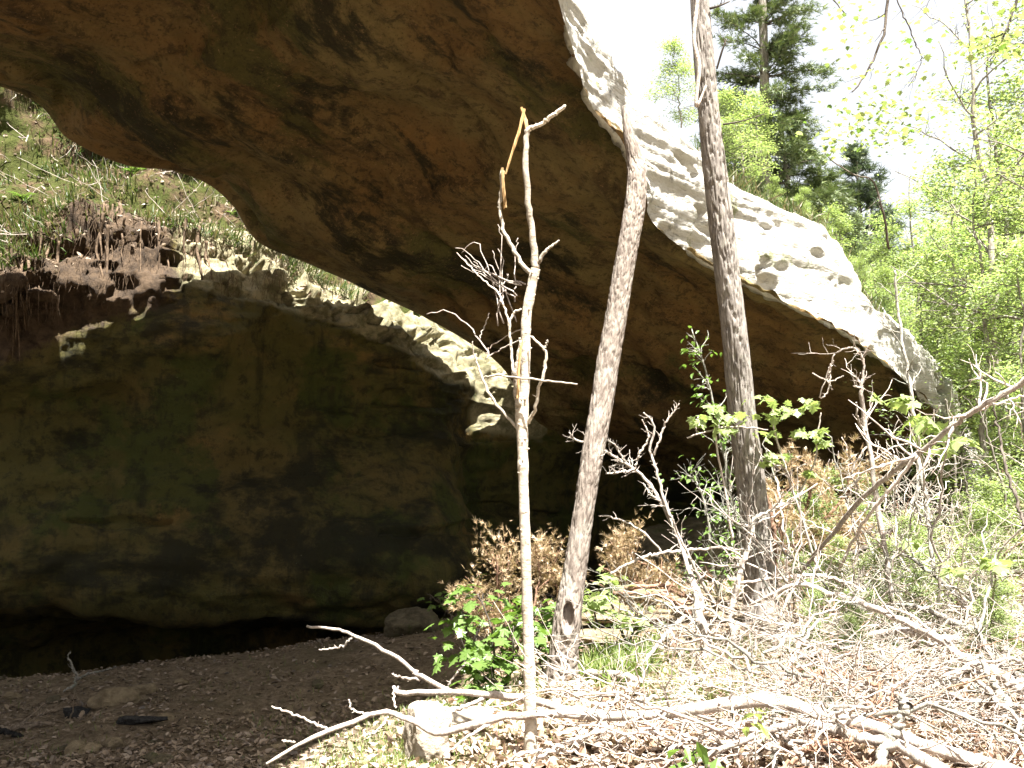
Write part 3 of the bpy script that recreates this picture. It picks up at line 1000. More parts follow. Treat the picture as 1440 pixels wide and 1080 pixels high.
stem2 = branch_thing("tree_shoot", [[(1088, 880, 9.9, 9), (1090, 800, 9.95, 9), (1088, 750, 9.95, 8), (1082, 715, 9.95, 7), (1072, 690, 9.95, 5)]],
                     "thin reddish stem growing close against the tall straight trunk", "sapling", M['dead_red'], 5, 2, 0.1, parts=('stem', 'side_branch', 'twig'))

# the pale snapped sapling
sap = empty("snapped_sapling", P(745, 1066, 5.6), "slender pale smooth sapling snapped off at the top, in front of the arch", "tree")
main, mr = trace([(746, 1075, 5.6, 19), (746, 1010, 5.6, 17), (743, 900, 5.6, 15.5), (738, 740, 5.6, 14.5), (735, 640, 5.6, 15), (734, 580, 5.6, 18), (738, 545, 5.6, 14), (739, 500, 5.6, 13.5), (740, 450, 5.6, 14), (747, 405, 5.6, 14), (753, 378, 5.6, 13)], 150)
sapm = MB().tube(main, mr * (1 + 0.06 * np.maximum(0, fbm(main * 9, 2, 3))), 24, 0.10, 2)
for k in range(26):
    i = rng.integers(4, 145); th = rng.uniform(math.pi, 2 * math.pi)
    n0 = np.array([math.cos(th), math.sin(th), 0.2])
    sapm.tube([main[i] + n0 * mr[i] * .6, main[i] + n0 * (mr[i] + rng.uniform(.003, .012))], [mr[i] * .35, mr[i] * .12], 6)
sapm.build("trunk", M['birch'], sap)
SB = [[(753, 380, 5.6, 12), (750, 340, 5.6, 9.5), (744, 295, 5.6, 9), (739, 245, 5.6, 9), (739, 205, 5.6, 8), (742, 182, 5.6, 8)],
      [(742, 183, 5.6, 7), (757, 176, 5.58, 6), (775, 164, 5.56, 6), (796, 149, 5.54, 5)],
      [(750, 386, 5.6, 8), (735, 372, 5.62, 6.5), (722, 350, 5.64, 6), (709, 325, 5.66, 5.5), (703, 295, 5.68, 5), (704, 265, 5.68, 4.5), (706, 240, 5.68, 4)],
      [(755, 372, 5.6, 6), (764, 358, 5.58, 5), (776, 346, 5.57, 3.5), (787, 338, 5.57, 2)],
      [(733, 606, 5.6, 6), (712, 585, 5.63, 4), (690, 556, 5.66, 4), (674, 520, 5.7, 3.5), (667, 500, 5.7, 2.5), (664, 480, 5.7, 1.5)],
      [(743, 595, 5.6, 6), (752, 575, 5.55, 5), (757, 550, 5.52, 4.5), (766, 520, 5.5, 4.5), (767, 495, 5.5, 4), (758, 484, 5.5, 3.5), (746, 473, 5.55, 3)],
      [(729, 570, 5.58, 10), (726, 530, 5.57, 10), (730, 505, 5.57, 9), (733, 480, 5.58, 6)],
      [(722, 530, 5.57, 4), (719, 495, 5.6, 4), (717, 460, 5.62, 3.6), (722, 440, 5.63, 3.5), (733, 436, 5.63, 3)],
      [(717, 460, 5.62, 3.2), (710, 436, 5.65, 3), (700, 412, 5.7, 2.6), (680, 394, 5.75, 2.2), (662, 376, 5.8, 1.8), (643, 355, 5.85, 1.2)],
      [(677, 532, 5.7, 2.6), (700, 528, 5.65, 2.8), (738, 532, 5.5, 3), (775, 536, 5.5, 2.6), (812, 540, 5.5, 2)],
      [(765, 492, 5.5, 3), (768, 485, 5.5, 2.4), (770, 479, 5.5, 2)]]
for k, l in enumerate(SB):
    a, r = trace(l, 26, 0.003, rng)
    o = MB().tube(a, r, 10, 0.08, k).build("side_branch", M['birch'], sap)
    if k in (1, 2, 4, 5):
        t2 = MB(); shoots(t2, a, r, rng, 4, 0.03, 0.2, 1.0, 1, r0=0.6)
        t2.v = [v - np.array(sap.location) for v in t2.v]
        tag(link("twigs", t2.mesh("twigs"), M['birch'], o), kind='stuff')
# raw splinters left by the break
for l in ([(742, 185, 5.6, 7), (738, 168, 5.6, 7), (733, 151, 5.6, 4)], [(737, 153, 5.58, 4), (730, 185, 5.57, 4.5), (720, 215, 5.57, 4), (711, 245, 5.58, 2.5)],
          [(706, 236, 5.66, 4), (708, 262, 5.65, 4.5), (711, 292, 5.65, 4)], [(708, 240, 5.67, 3), (707, 260, 5.66, 3.4), (709, 294, 5.66, 2)],
          [(728, 560, 5.55, 5), (731, 500, 5.55, 4), (735, 478, 5.55, 1.5)]):
    a, r = trace(l, 12)
    MB().tube(a, r, 5, 0.3, 7).build("splinter", M['split'], sap, smooth=False)
tw = MB()
for k in range(13):
    x, y = rng.uniform(640, 735), rng.uniform(310, 400)
    l = [(x, y, 5.9, 1.1), (x * .6 + 715 * .4, y * .7 + 415 * .3 + rng.normal(0, 10), 5.85, 1.4), (rng.uniform(700, 742), rng.uniform(390, 470), 5.7, 2.2)]
    a, r = trace(l, 12, 0.006, rng); tw.tube(a, r, 4)
for l in ([(600, 442, 6.0, 1.2), (630, 437, 6, 1.6), (660, 460, 5.9, 2), (680, 488, 5.8, 2.4), (690, 500, 5.75, 2.4)], [(675, 476, 5.85, 1.6), (683, 455, 5.9, 1.6), (688, 440, 5.9, 1)], [(683, 505, 5.75, 2), (705, 490, 5.75, 2), (732, 478, 5.7, 2)],
          [(683, 498, 5.8, 2), (700, 480, 5.8, 1.5), (738, 460, 5.7, 2)]):
    a, r = trace(l, 16, 0.004, rng); tw.tube(a, r, 5)
tag(tw.build("twigs", M['dead'], sap), kind='stuff')

# ---------------------------------------------------------------- traced fallen branches
BB = branch_thing
BB("fallen_branch", [[(1450, 1096, 4.75, 24), (1330, 1058, 4.9, 20), (1240, 1026, 5.0, 19), (1160, 1007, 5.1, 20), (1090, 986, 5.2, 20), (1040, 987, 5.25, 19), (960, 1000, 5.35, 17), (880, 1006, 5.45, 15), (760, 1004, 5.55, 12), (690, 1011, 5.6, 11), (627, 1030, 5.65, 10.5),
                      (590, 1019, 5.7, 9), (553, 1003, 5.8, 8), (520, 1005, 5.8, 7), (440, 1037, 5.7, 6), (375, 1074, 5.6, 4)],
                     [(845, 1004, 5.5, 13), (790, 997, 5.75, 12), (735, 981, 5.9, 11), (640, 974, 6.1, 9), (562, 973, 6.3, 8), (555, 966, 6.3, 5)],
                     [(640, 974, 6.1, 7), (590, 951, 6.3, 6.5), (580, 941, 6.35, 6), (545, 916, 6.4, 5.5), (500, 893, 6.5, 5), (470, 885, 6.55, 4), (431, 881, 6.6, 3.4)],
                     [(498, 892, 6.5, 3), (484, 907, 6.5, 3), (470, 912, 6.5, 2.6), (450, 914, 6.5, 2)],
                     [(592, 955, 6.3, 4), (565, 953, 6.3, 3.4), (552, 947, 6.3, 2.4)],
                     [(462, 1026, 5.75, 4), (440, 1017, 5.8, 3.6), (410, 1003, 5.85, 3.4), (383, 994, 5.9, 2.6)],
                     [(415, 1044, 5.7, 2.6), (397, 1042, 5.7, 2)],
                     [(525, 1006, 5.8, 3), (497, 998, 5.85, 2.8), (490, 984, 5.85, 2)],
                     [(588, 1002, 5.9, 6), (630, 1001, 5.95, 6), (660, 991, 6, 6), (684, 980, 6.0, 5)],
                     [(556, 996, 6.0, 2.2), (553, 975, 6.1, 2.4), (560, 966, 6.2, 2)],
                     [(545, 1008, 5.8, 2.4), (538, 1020, 5.75, 2.4), (527, 1030, 5.7, 2), (521, 1036, 5.7, 1.6)],
                     [(628, 968, 6.2, 3), (643, 945, 6.2, 2.4), (656, 932, 6.2, 1.6)],
                     [(700, 1012, 5.6, 5), (660, 1035, 5.55, 4), (625, 1062, 5.5, 3)]],
   "long forked bleached branch reaching from the sunlit brush out over the shaded floor", "fallen branch", M['dead'], 1, 10, 0.05)
BB("fallen_branch", [[(1340, 1092, 4.7, 20), (1293, 1065, 4.8, 18), (1247, 1044, 4.9, 16), (1200, 1036, 4.95, 15), (1166, 1024, 5.0, 14), (1127, 1015, 5.0, 12), (1100, 1022, 5.0, 11), (1070, 1031, 5.0, 9), (1013, 1054, 5.0, 8), (955, 1084, 5.0, 6)]],
   "bent pale branch bowing up over the leaf litter just below the longest branch", "fallen branch", M['dead'], 2, 6, 0.2)
BB("broken_stub", [[(1236, 1090, 4.8, 17), (1240, 1065, 4.85, 15), (1252, 1038, 4.9, 15), (1268, 1008, 4.9, 15), (1272, 992, 4.9, 16), (1266, 980, 4.9, 9)]],
   "short thick lichened stub propped upright across the longest branch", "fallen branch", M['dead_grey'], 3, 3, 0.06)
BB("fallen_branch", [[(1450, 978, 5.6, 15), (1403, 947, 5.8, 14), (1360, 926, 6.0, 13), (1316, 896, 6.3, 11), (1270, 873, 6.6, 10), (1233, 858, 6.9, 9), (1207, 845, 7.1, 9), (1167, 835, 7.3, 8), (1145, 826, 7.5, 8), (1117, 823, 7.6, 7), (1070, 844, 7.8, 6), (1030, 867, 8, 4)],
                     [(1316, 898, 6.3, 6), (1300, 880, 6.4, 4), (1275, 862, 6.6, 4), (1240, 852, 6.8, 3)]],
   "grey arching branch sweeping down through the brush pile", "fallen branch", M['dead'], 4, 10, 0.3)
BB("fallen_branch", [[(1450, 925, 6.8, 13), (1370, 902, 7, 12), (1317, 898, 7, 11), (1273, 887, 7.0, 10), (1225, 893, 7.1, 9), (1160, 912, 7.2, 7), (1090, 935, 7.3, 4)]],
   "pale branch with a slight hump lying behind the grey arching branch", "fallen branch", M['dead'], 5, 9, 0.3)
BB("fallen_branch", [[(1450, 940, 7.2, 11), (1403, 917, 7.3, 10), (1380, 893, 7.4, 9), (1337, 872, 7.5, 8), (1293, 853, 7.6, 7), (1260, 850, 7.7, 4)]],
   "knobbly grey branch sloping from the heart of the brush pile", "fallen branch", M['dead_grey'], 6, 7, 0.3)
BB("fallen_branch", [[(1450, 912, 8.3, 9), (1390, 873, 8.4, 7.5), (1360, 847, 8.5, 7), (1327, 820, 8.6, 6.5), (1285, 787, 8.7, 5), (1250, 772, 8.8, 3)]],
   "straight slim grey branch slanting above the brush pile", "fallen branch", M['dead_grey'], 7, 6, 0.3)
BB("fallen_branch", [[(1455, 1045, 5.4, 15), (1427, 1010, 5.5, 13), (1407, 977, 5.6, 12), (1390, 948, 5.7, 10), (1380, 925, 5.8, 7)]],
   "thick greenish grey pole leaning steeply in the brush pile", "fallen branch", M['dead_grey'], 8, 2, 0.1)
BB("fallen_branch", [[(1455, 966, 6.2, 11), (1420, 943, 6.3, 9.5), (1397, 923, 6.3, 9), (1380, 898, 6.4, 7), (1370, 870, 6.5, 4)], [(1376, 890, 6.4, 5), (1388, 840, 6.5, 4), (1398, 790, 6.6, 3), (1404, 765, 6.6, 2)]],
   "grey forked branch with one prong standing straight up", "fallen branch", M['dead_grey'], 9, 5, 0.2)
BB("dead_sapling", [[(1050, 965, 7.8, 9), (1037, 910, 8.0, 9), (1028, 868, 8.3, 8), (1040, 805, 8.5, 8), (1050, 776, 8.6, 7.5), (1061, 733, 8.7, 6.5), (1077, 722, 8.7, 5), (1105, 708, 8.7, 4), (1150, 680, 8.7, 2)],
                    [(1030, 866, 8.3, 6), (1005, 848, 8.3, 5), (985, 815, 8.3, 5), (958, 760, 8.3, 3.5), (944, 725, 8.3, 2.4)],
                    [(1060, 950, 7.7, 5), (1063, 900, 7.8, 4), (1066, 870, 7.8, 3)]],
   "pale dead sapling forking into a Y in front of the straight trunk", "sapling", M['dead'], 10, 14, 0.4, 2, parts=('stem', 'side_branch', 'twig'))
BB("dead_shrub", [[(1003, 958, 7.9, 14), (995, 908, 8.0, 14), (984, 862, 8.1, 14), (981, 838, 8.2, 13), (968, 800, 8.4, 6), (950, 748, 8.6, 6), (930, 706, 8.7, 5.5), (905, 672, 8.8, 5), (884, 655, 8.8, 4.5), (860, 640, 8.8, 4), (830, 623, 8.8, 3.5), (812, 620, 8.8, 3), (800, 608, 8.8, 2)],
                  [(944, 728, 8.6, 5), (930, 690, 8.7, 4), (922, 655, 8.75, 4), (914, 632, 8.8, 3.6), (920, 600, 8.8, 3.2), (905, 580, 8.8, 2.2)],
                  [(920, 640, 8.8, 3.4), (930, 612, 8.8, 3), (940, 588, 8.8, 2.8), (955, 568, 8.8, 1.8)],
                  [(893, 660, 8.8, 3.5), (898, 640, 8.8, 3.2), (912, 615, 8.8, 2.5), (903, 590, 8.8, 1.6)],
                  [(893, 660, 8.8, 2.8), (870, 664, 8.75, 2.5), (852, 666, 8.7, 1.6)],
                  [(931, 706, 8.7, 3), (915, 695, 8.7, 2.4), (905, 680, 8.7, 1.6)], [(880, 652, 8.8, 3), (868, 630, 8.8, 2.4), (855, 618, 8.8, 1.6)]],
   "bare pale shrub with knobbly twigs standing against the dark hollow", "shrub", M['dead'], 11, 44, 0.16, 2, parts=('stem', 'side_branch', 'twig'))
BB("dead_sapling", [[(1258, 865, 8.2, 7), (1247, 790, 8.3, 7), (1233, 700, 8.4, 7), (1220, 620, 8.5, 6.5), (1211, 560, 8.5, 6), (1214, 530, 8.5, 4), (1213, 505, 8.5, 3.4), (1203, 491, 8.5, 3), (1188, 490, 8.5, 2.4), (1174, 497, 8.5, 1.6)],
                    [(1219, 610, 8.5, 4), (1206, 590, 8.45, 3.2), (1204, 565, 8.4, 2.4)], [(1212, 546, 8.5, 3), (1200, 543, 8.5, 2)],
                    [(1222, 625, 8.5, 3), (1203, 650, 8.4, 3), (1198, 670, 8.4, 2.4), (1206, 690, 8.4, 2.2), (1180, 700, 8.4, 2)],
                    [(1226, 650, 8.5, 3), (1250, 632, 8.5, 2.6), (1280, 622, 8.5, 2)]],
   "thin upright dead stem with a curled hooked tip", "sapling", M['dead'], 12, 16, 0.35, 2, parts=('stem', 'side_branch', 'twig'))
BB("hung_twig", [[(1170, 548, 8.6, 1.6), (1164, 535, 8.6, 2.2), (1168, 515, 8.6, 2.2), (1172, 508, 8.6, 1.4)], [(1142, 525, 8.6, 2), (1158, 533, 8.6, 2.4), (1170, 536, 8.6, 2), (1186, 528, 8.6, 1.6)], [(1168, 515, 8.6, 2), (1165, 548, 8.6, 2.4), (1153, 557, 8.6, 1.6), (1174, 497, 8.5, 1.6)]],
   "small broken twig dangling from the hooked tip of the dead stem", "twig", M['dead'], 13, 3, 0.08)
BB("leaning_pole", [[(1470, 518, 6.6, 9), (1440, 538, 6.7, 8.5), (1370, 577, 6.9, 8), (1330, 608, 7.1, 8), (1293, 636, 7.3, 8), (1250, 668, 7.6, 7.5), (1200, 715, 8.0, 7), (1130, 800, 8.8, 5)],
                    [(1290, 640, 7.3, 6), (1250, 690, 7.4, 6), (1215, 735, 7.6, 5), (1180, 800, 8.0, 4)],
                    [(1370, 580, 6.9, 4), (1410, 565, 6.9, 3.4), (1460, 552, 6.9, 3)],
                    [(1285, 642, 7.3, 4), (1240, 655, 7.5, 3.4), (1190, 672, 7.7, 2.4)]],
   "long bright dead pole leaning up out of the brush into the leaves", "fallen branch", M['dead'], 14, 18, 0.5, 2)
BB("dark_twig", [[(1460, 760, 5.8, 5), (1440, 735, 5.9, 5), (1424, 690, 6, 4.5), (1410, 640, 6.1, 4), (1402, 595, 6.2, 3), (1396, 566, 6.2, 2)]],
   "dark slender twig curving up in front of the pale leaves", "twig", M['dark_bark'], 15, 4, 0.2)
BB("dead_sapling", [[(1312, 800, 8.5, 7), (1306, 730, 8.6, 6.5), (1297, 680, 8.6, 6.5), (1292, 640, 8.7, 5.5), (1284, 570, 8.8, 5), (1272, 500, 8.9, 4.5), (1262, 430, 9, 4), (1258, 380, 9, 3)], [(1294, 655, 8.6, 4), (1288, 700, 8.5, 4), (1296, 735, 8.5, 3.4)]],
   "slim grey stem standing before the far foot of the arch", "sapling", M['dead_grey'], 16, 12, 0.4, 2, parts=('stem', 'side_branch', 'twig'))
BB("fallen_branch", [[(955, 940, 6.7, 5), (993, 962, 6.6, 7), (1027, 977, 6.5, 7.5), (1075, 981, 6.4, 7.5), (1120, 992, 6.3, 6)], [(990, 960, 6.6, 4), (985, 948, 6.6, 3.4), (965, 965, 6.5, 5), (951, 981, 6.4, 5)]],
   "short pale branch crossing behind the longest branch near its middle", "fallen branch", M['dead'], 17, 5, 0.2)
BB("fallen_branch", [[(1130, 976, 6.3, 5), (1200, 967, 6.3, 8), (1253, 977, 6.2, 9), (1310, 968, 6.2, 9), (1357, 940, 6.2, 8), (1380, 915, 6.2, 5)]],
   "pale sagging branch lying above the propped stub", "fallen branch", M['dead'], 18, 6, 0.25)
BB("fallen_branch", [[(1180, 1004, 5.9, 5), (1227, 985, 5.95, 7), (1255, 983, 6, 6.5), (1290, 980, 6, 4)]], "short reddish branch beside the propped stub", "fallen branch", M['dead_red'], 19, 2, 0.15)
BB("broken_stub", [[(1182, 1009, 5.8, 5), (1190, 985, 5.85, 6), (1194, 957, 5.9, 3.5)]], "short dark red splinter of wood sticking upright from the litter", "fallen branch", M['dead_red'], 20, 1, 0.05)
BB("fallen_branch", [[(1096, 1030, 4.9, 7), (1120, 1055, 4.85, 9), (1146, 1090, 4.8, 10)]], "stubby pale branch under the bent branch at the very front", "fallen branch", M['dead'], 21, 2, 0.15)
BB("fallen_branch", [[(1095, 1088, 4.8, 6), (1125, 1060, 4.85, 6.5), (1150, 1047, 4.85, 6.5), (1200, 1039, 4.9, 5.5)]], "curved reddish brown branch at the very front", "fallen branch", M['dead_red'], 22, 2, 0.15)
BB("dead_sprout", [[(1040, 1092, 5.0, 6), (1033, 1030, 5.05, 5), (1027, 972, 5.1, 4), (1022, 940, 5.15, 2)]], "thin straight bare sprout rising through the long forked branch", "sapling", M['dead'], 23, 3, 0.1, parts=('stem', 'side_branch', 'twig'))
BB("dead_sprout", [[(1090, 1092, 4.95, 8), (1088, 1040, 5.0, 7), (1090, 990, 5.05, 5), (1098, 950, 5.1, 3)]], "short dark bare sprout beside the green leafy sprig", "sapling", M['dead_grey'], 24, 3, 0.1, parts=('stem', 'side_branch', 'twig'))
BB("fallen_log", [[(826, 947, 7.4, 9), (866, 949, 7.2, 10), (902, 959, 7.0, 10), (950, 979, 6.8, 9), (970, 985, 6.8, 4)]], "short rounded pale log lying beside the foot of the leaning trunk", "log", M['dead'], 25, 3, 0.12)
BB("fallen_branch", [[(829, 1001, 6.5, 5), (868, 986, 6.5, 6), (951, 981, 6.5, 6.5), (962, 970, 6.5, 6), (968, 958, 6.5, 4)]], "thin pale branch with an upturned end on the leaf litter", "fallen branch", M['dead'], 26, 4, 0.2)
BB("fallen_branch", [[(896, 942, 7.5, 5), (935, 894, 7.8, 6), (964, 866, 8.0, 6)]], "straight pale stick slanting up to the thick white stem", "fallen branch", M['dead'], 27, 1, 0.1)
BB("fallen_branch", [[(818, 857, 8.7, 5), (860, 836, 8.7, 6), (884, 826, 8.7, 6.5), (948, 822, 8.8, 5)], [(840, 842, 8.7, 5), (900, 831, 8.7, 5), (945, 831, 8.7, 4)]], "reddish dead bough resting behind the leaning trunk", "fallen branch", M['dead_red'], 28, 8, 0.25)
BB("fallen_branch", [[(862, 834, 8.4, 5), (922, 836, 8.4, 7), (955, 850, 8.3, 8), (977, 870, 8.2, 8), (984, 890, 8.1, 5)]], "curved reddish bough bending down onto the thick white stem", "fallen branch", M['dead_red'], 29, 5, 0.25)
BB("fallen_branch", [[(858, 808, 9.0, 3), (894, 788, 9.0, 4.5), (931, 778, 9.0, 4.5), (1000, 771, 9.0, 4), (1050, 773, 9.0, 3)], [(930, 776, 9, 3), (900, 745, 9, 3), (860, 727, 9, 2.4), (842, 726, 9, 1.6)]], "long thin white branch hanging level before the dark hollow", "fallen branch", M['dead'], 30, 8, 0.2)
BB("fallen_branch", [[(778, 893, 6.9, 2.4), (790, 922, 6.9, 3.4), (812, 952, 6.8, 4), (853, 983, 6.7, 4), (900, 1000, 6.6, 3)]], "thin bare twig drooping across the foot of the leaning trunk", "twig", M['dead'], 31, 16, 0.3, 2)
BB("fallen_branch", [[(732, 1086, 5.1, 5), (770, 1058, 5.15, 6), (807, 1041, 5.2, 6), (850, 1026, 5.25, 5), (900, 1010, 5.3, 3)]], "pale stick lying at the foot of the snapped sapling", "fallen branch", M['dead'], 32, 3, 0.15)
BB("fallen_branch", [[(694, 1082, 5.2, 3), (725, 1064, 5.2, 4), (770, 1056, 5.2, 4.5), (815, 1060, 5.15, 4), (858, 1086, 5.1, 4)]], "bowed white twig at the foot of the snapped sapling", "fallen branch", M['dead'], 33, 3, 0.15)
BB("fallen_branch", [[(1040, 820, 9.3, 4), (1090, 814, 9.3, 5), (1150, 809, 9.3, 6), (1190, 820, 9.2, 5.5), (1240, 846, 9, 5), (1265, 868, 8.9, 3)]], "slim arched branch resting against the straight trunk", "fallen branch", M['dead'], 34, 10, 0.35)
BB("fallen_branch", [[(1155, 870, 8.6, 3), (1200, 845, 8.7, 4), (1250, 846, 8.7, 5), (1290, 858, 8.6, 6), (1340, 880, 8.4, 5)]], "crooked brown branch woven through the back of the pile", "fallen branch", M['dead_red'], 35, 8, 0.35)
BB("fallen_branch", [[(1190, 782, 10, 6), (1235, 762, 10, 8), (1270, 735, 10, 7), (1330, 715, 10, 4)], [(1235, 762, 10, 6), (1215, 800, 9.8, 6), (1200, 830, 9.6, 5)]], "dark brown broken limb propped among thin stems", "fallen branch", M['dark_bark'], 36, 8, 0.35)
# in the shade
BB("standing_twig", [[(66, 996, 10.4, 3), (92, 972, 10.4, 4), (107, 957, 10.4, 4), (101, 933, 10.4, 3), (95, 925, 10.4, 2.4), (99, 917, 10.4, 1.6)], [(107, 957, 10.4, 3.4), (125, 947, 10.4, 3), (145, 943, 10.4, 2.4), (164, 938, 10.4, 1.6)]], "pale forked twig standing up in the shade below the cliff", "twig", M['dead_grey'], 37, 7, 0.12)
BB("fallen_branch", [[(-40, 1030, 8.7, 7), (20, 1024, 8.8, 8), (70, 1018, 8.85, 7), (130, 1027, 8.7, 5), (180, 1040, 8.5, 3)], [(60, 1019, 8.8, 3), (100, 1045, 8.4, 3), (170, 1066, 8, 2)], [(128, 1050, 8.3, 3), (160, 1055, 8.2, 2.4), (200, 1070, 8, 2)]], "long crooked grey stick lying in the shade beside charred wood", "fallen branch", M['damp'], 38, 8, 0.3)
BB("burnt_stick", [[(-20, 1024, 8.4, 7), (15, 1031, 8.4, 8), (42, 1043, 8.3, 5)]], "short blackened stick on the shaded floor", "stick", M['burnt'], 39, 1, 0.05)
BB("exposed_root", [[(215, 1062, 7.4, 9), (255, 1056, 7.4, 13), (285, 1062, 7.3, 14), (305, 1066, 7.2, 10), (330, 1064, 7.1, 15), (352, 1078, 7.0, 14), (365, 1095, 6.8, 10)]], "knobbly weathered root lying half buried in shade", "root", M['damp'], 40, 3, 0.1)
BB("fallen_log", [[(298, 968, 11.8, 6), (320, 962, 11.8, 8), (345, 955, 11.8, 8), (358, 953, 11.8, 5)]], "short brown log on the shaded floor before the cliff", "log", M['damp'], 41, 2, 0.1)
BB("fallen_branch", [[(280, 948, 12.6, 3), (340, 936, 12.7, 4.5), (400, 932, 12.8, 3)]], "thin stick lying close under the cliff overhang", "fallen branch", M['damp'], 42, 2, 0.15)
BB("fallen_branch", [[(380, 1092, 6.4, 8), (430, 1084, 6.4, 9), (490, 1078, 6.4, 7), (540, 1082, 6.3, 4)]], "damp root-like stick at the lower edge of the shade", "fallen branch", M['damp'], 43, 2, 0.1)

# ---------------------------------------------------------------- the tangle of thinner branches
rng = np.random.default_rng(77)
FB = []
for k in range(10):                                     # ten shapes, copied turned and sized
    mb = MB()
    n = 20
    t = np.linspace(0, 1, n)
    L = 1.0
    p = np.stack([t * L, np.cumsum(rng.normal(0, .018, n)), 0.10 * rng.uniform(0.2, 1.3) * np.sin(t * 3.0) + np.cumsum(rng.normal(0, .010, n))], 1)
    r = 0.009 * (1 - 0.75 * t)
    mb.tube(p, r, 6, 0.15, k)
    shoots(mb, p, r, rng, 8, 0.34, 0.15, 0.95, 2, 0.8, 0.1, 0.6, None, 4)
    FB.append(mb.mesh("dead_branch"))
for me in FB[:7]: me.materials.append(M['dead'])
for me in FB[7:9]: me.materials.append(M['dead_grey'])
FB[9].materials.append(M['dead_red'])
cnt = 0
while cnt < 210:
    px, py = rng.uniform(820, 1520), rng.uniform(770, 1085)
    if px < 1000 and rng.random() < 0.6: continue
    if py < 1020 - (px - 900) * 0.2 and px < 960: continue
    p = hit(px, py, 16)
    sz = rng.uniform(0.5, 1.5) * (0.7 + 0.4 * (px > 1050))
    o = link("dead_branch", FB[rng.integers(0, 10)])
    zc = rng.uniform(0.01, 0.28) if px > 1050 else rng.uniform(0.0, 0.08)
    o.location = p + np.array([0, 0, zc])
    o.rotation_euler = (rng.uniform(0, 6.28), rng.normal(-0.05, 0.2), rng.uniform(0, 6.28))
    o.scale = (sz, sz, sz * rng.uniform(0.7, 1.1))
    zone = ("under" if py > 1035 else "beside") + (" the forked branch near the snapped sapling" if px < 1000 else " the longest branch by the green sprig" if px < 1160 else " the longest branch by the propped stub" if px < 1300 else " the longest branch at the outer corner") if py > 985 else ("by the straight trunk's foot" if px < 1110 else ("in the middle of the brush pile" if px < 1290 else "at the outer side of the pile"))
    depth = "" if py > 985 else (" on its far edge" if py < 840 else (" near its top" if py < 910 else " low in it"))
    kind_ = ("short" if sz < .75 else "middling" if sz < 1.15 else "long") + (" bleached" if len(o.data.materials) and o.data.materials[0] == M['dead'] else " grey lichened" if o.data.materials[0] == M['dead_grey'] else " reddish")
    lab = kind_ + " dead branch " + zone + depth
    tag(o, lab, "dead branch", lab.replace("branch", "branches", 1))
    cnt += 1
cnt = 0
while cnt < 60:                                         # thin stems that stand among the brush
    px = rng.uniform(1090, 1540); d_ = rng.uniform(7.5, 13.5)
    p = onground(px, d_)
    o = link("bare_sapling", FB[rng.integers(0, 10)])
    sz = rng.uniform(0.8, 1.9)
    o.location = p - np.array([0, 0, 0.03])
    o.rotation_euler = (rng.uniform(0, 6.28), -math.radians(rng.uniform(35, 95)), rng.uniform(0, 6.28))
    o.scale = (sz, sz, sz)
    kind_ = ("short" if sz < 1.2 else "tall") + (" pale" if o.data.materials[0] == M['dead'] else " grey" if o.data.materials[0] == M['dead_grey'] else " reddish")
    lab = kind_ + " bare sapling rising from the brush " + ("beside the straight trunk" if px < 1180 else "before the arch foot" if px < 1330 else "before the green wood") + (" close by" if d_ < 10 else " behind")
    tag(o, lab, "bare sapling", lab.replace("sapling", "saplings", 1))
    cnt += 1
mb = MB()
for k in range(2100):
    px = rng.uniform(780, 1560); py = rng.uniform(735, 1090)
    if px < 1000 and rng.random() < 0.65: continue
    d_ = {0: 0}.get(0) or np.interp(py, [735, 800, 850, 900, 1000, 1090], [15, 12, 10, 8.4, 6.5, 5.2])
    p = onground(px, d_)
    L = rng.uniform(0.15, 0.8)
    th = rng.uniform(0, 6.28); el = rng.normal(0.12, 0.3)
    dr = np.array([math.cos(th) * math.cos(el), math.sin(th) * math.cos(el), math.sin(el)])
    t = np.linspace(0, 1, 6)[:, None]
    pts = p + np.array([0, 0, rng.uniform(0.0, 0.3 if px > 1040 else 0.06)]) + dr * L * t + np.cumsum(rng.normal(0, L * 0.04, (6, 3)), 0) + rng.normal(0, .12, 3) * L * t ** 2
    mb.tube(pts, rng.uniform(0.0016, 0.0042) * (1 - .6 * t[:, 0]), 3, cap=False)
tag(mb.build("brushwood", M['dead']), "tangle of fine bleached twigs covering the sunlit floor", kind='stuff')

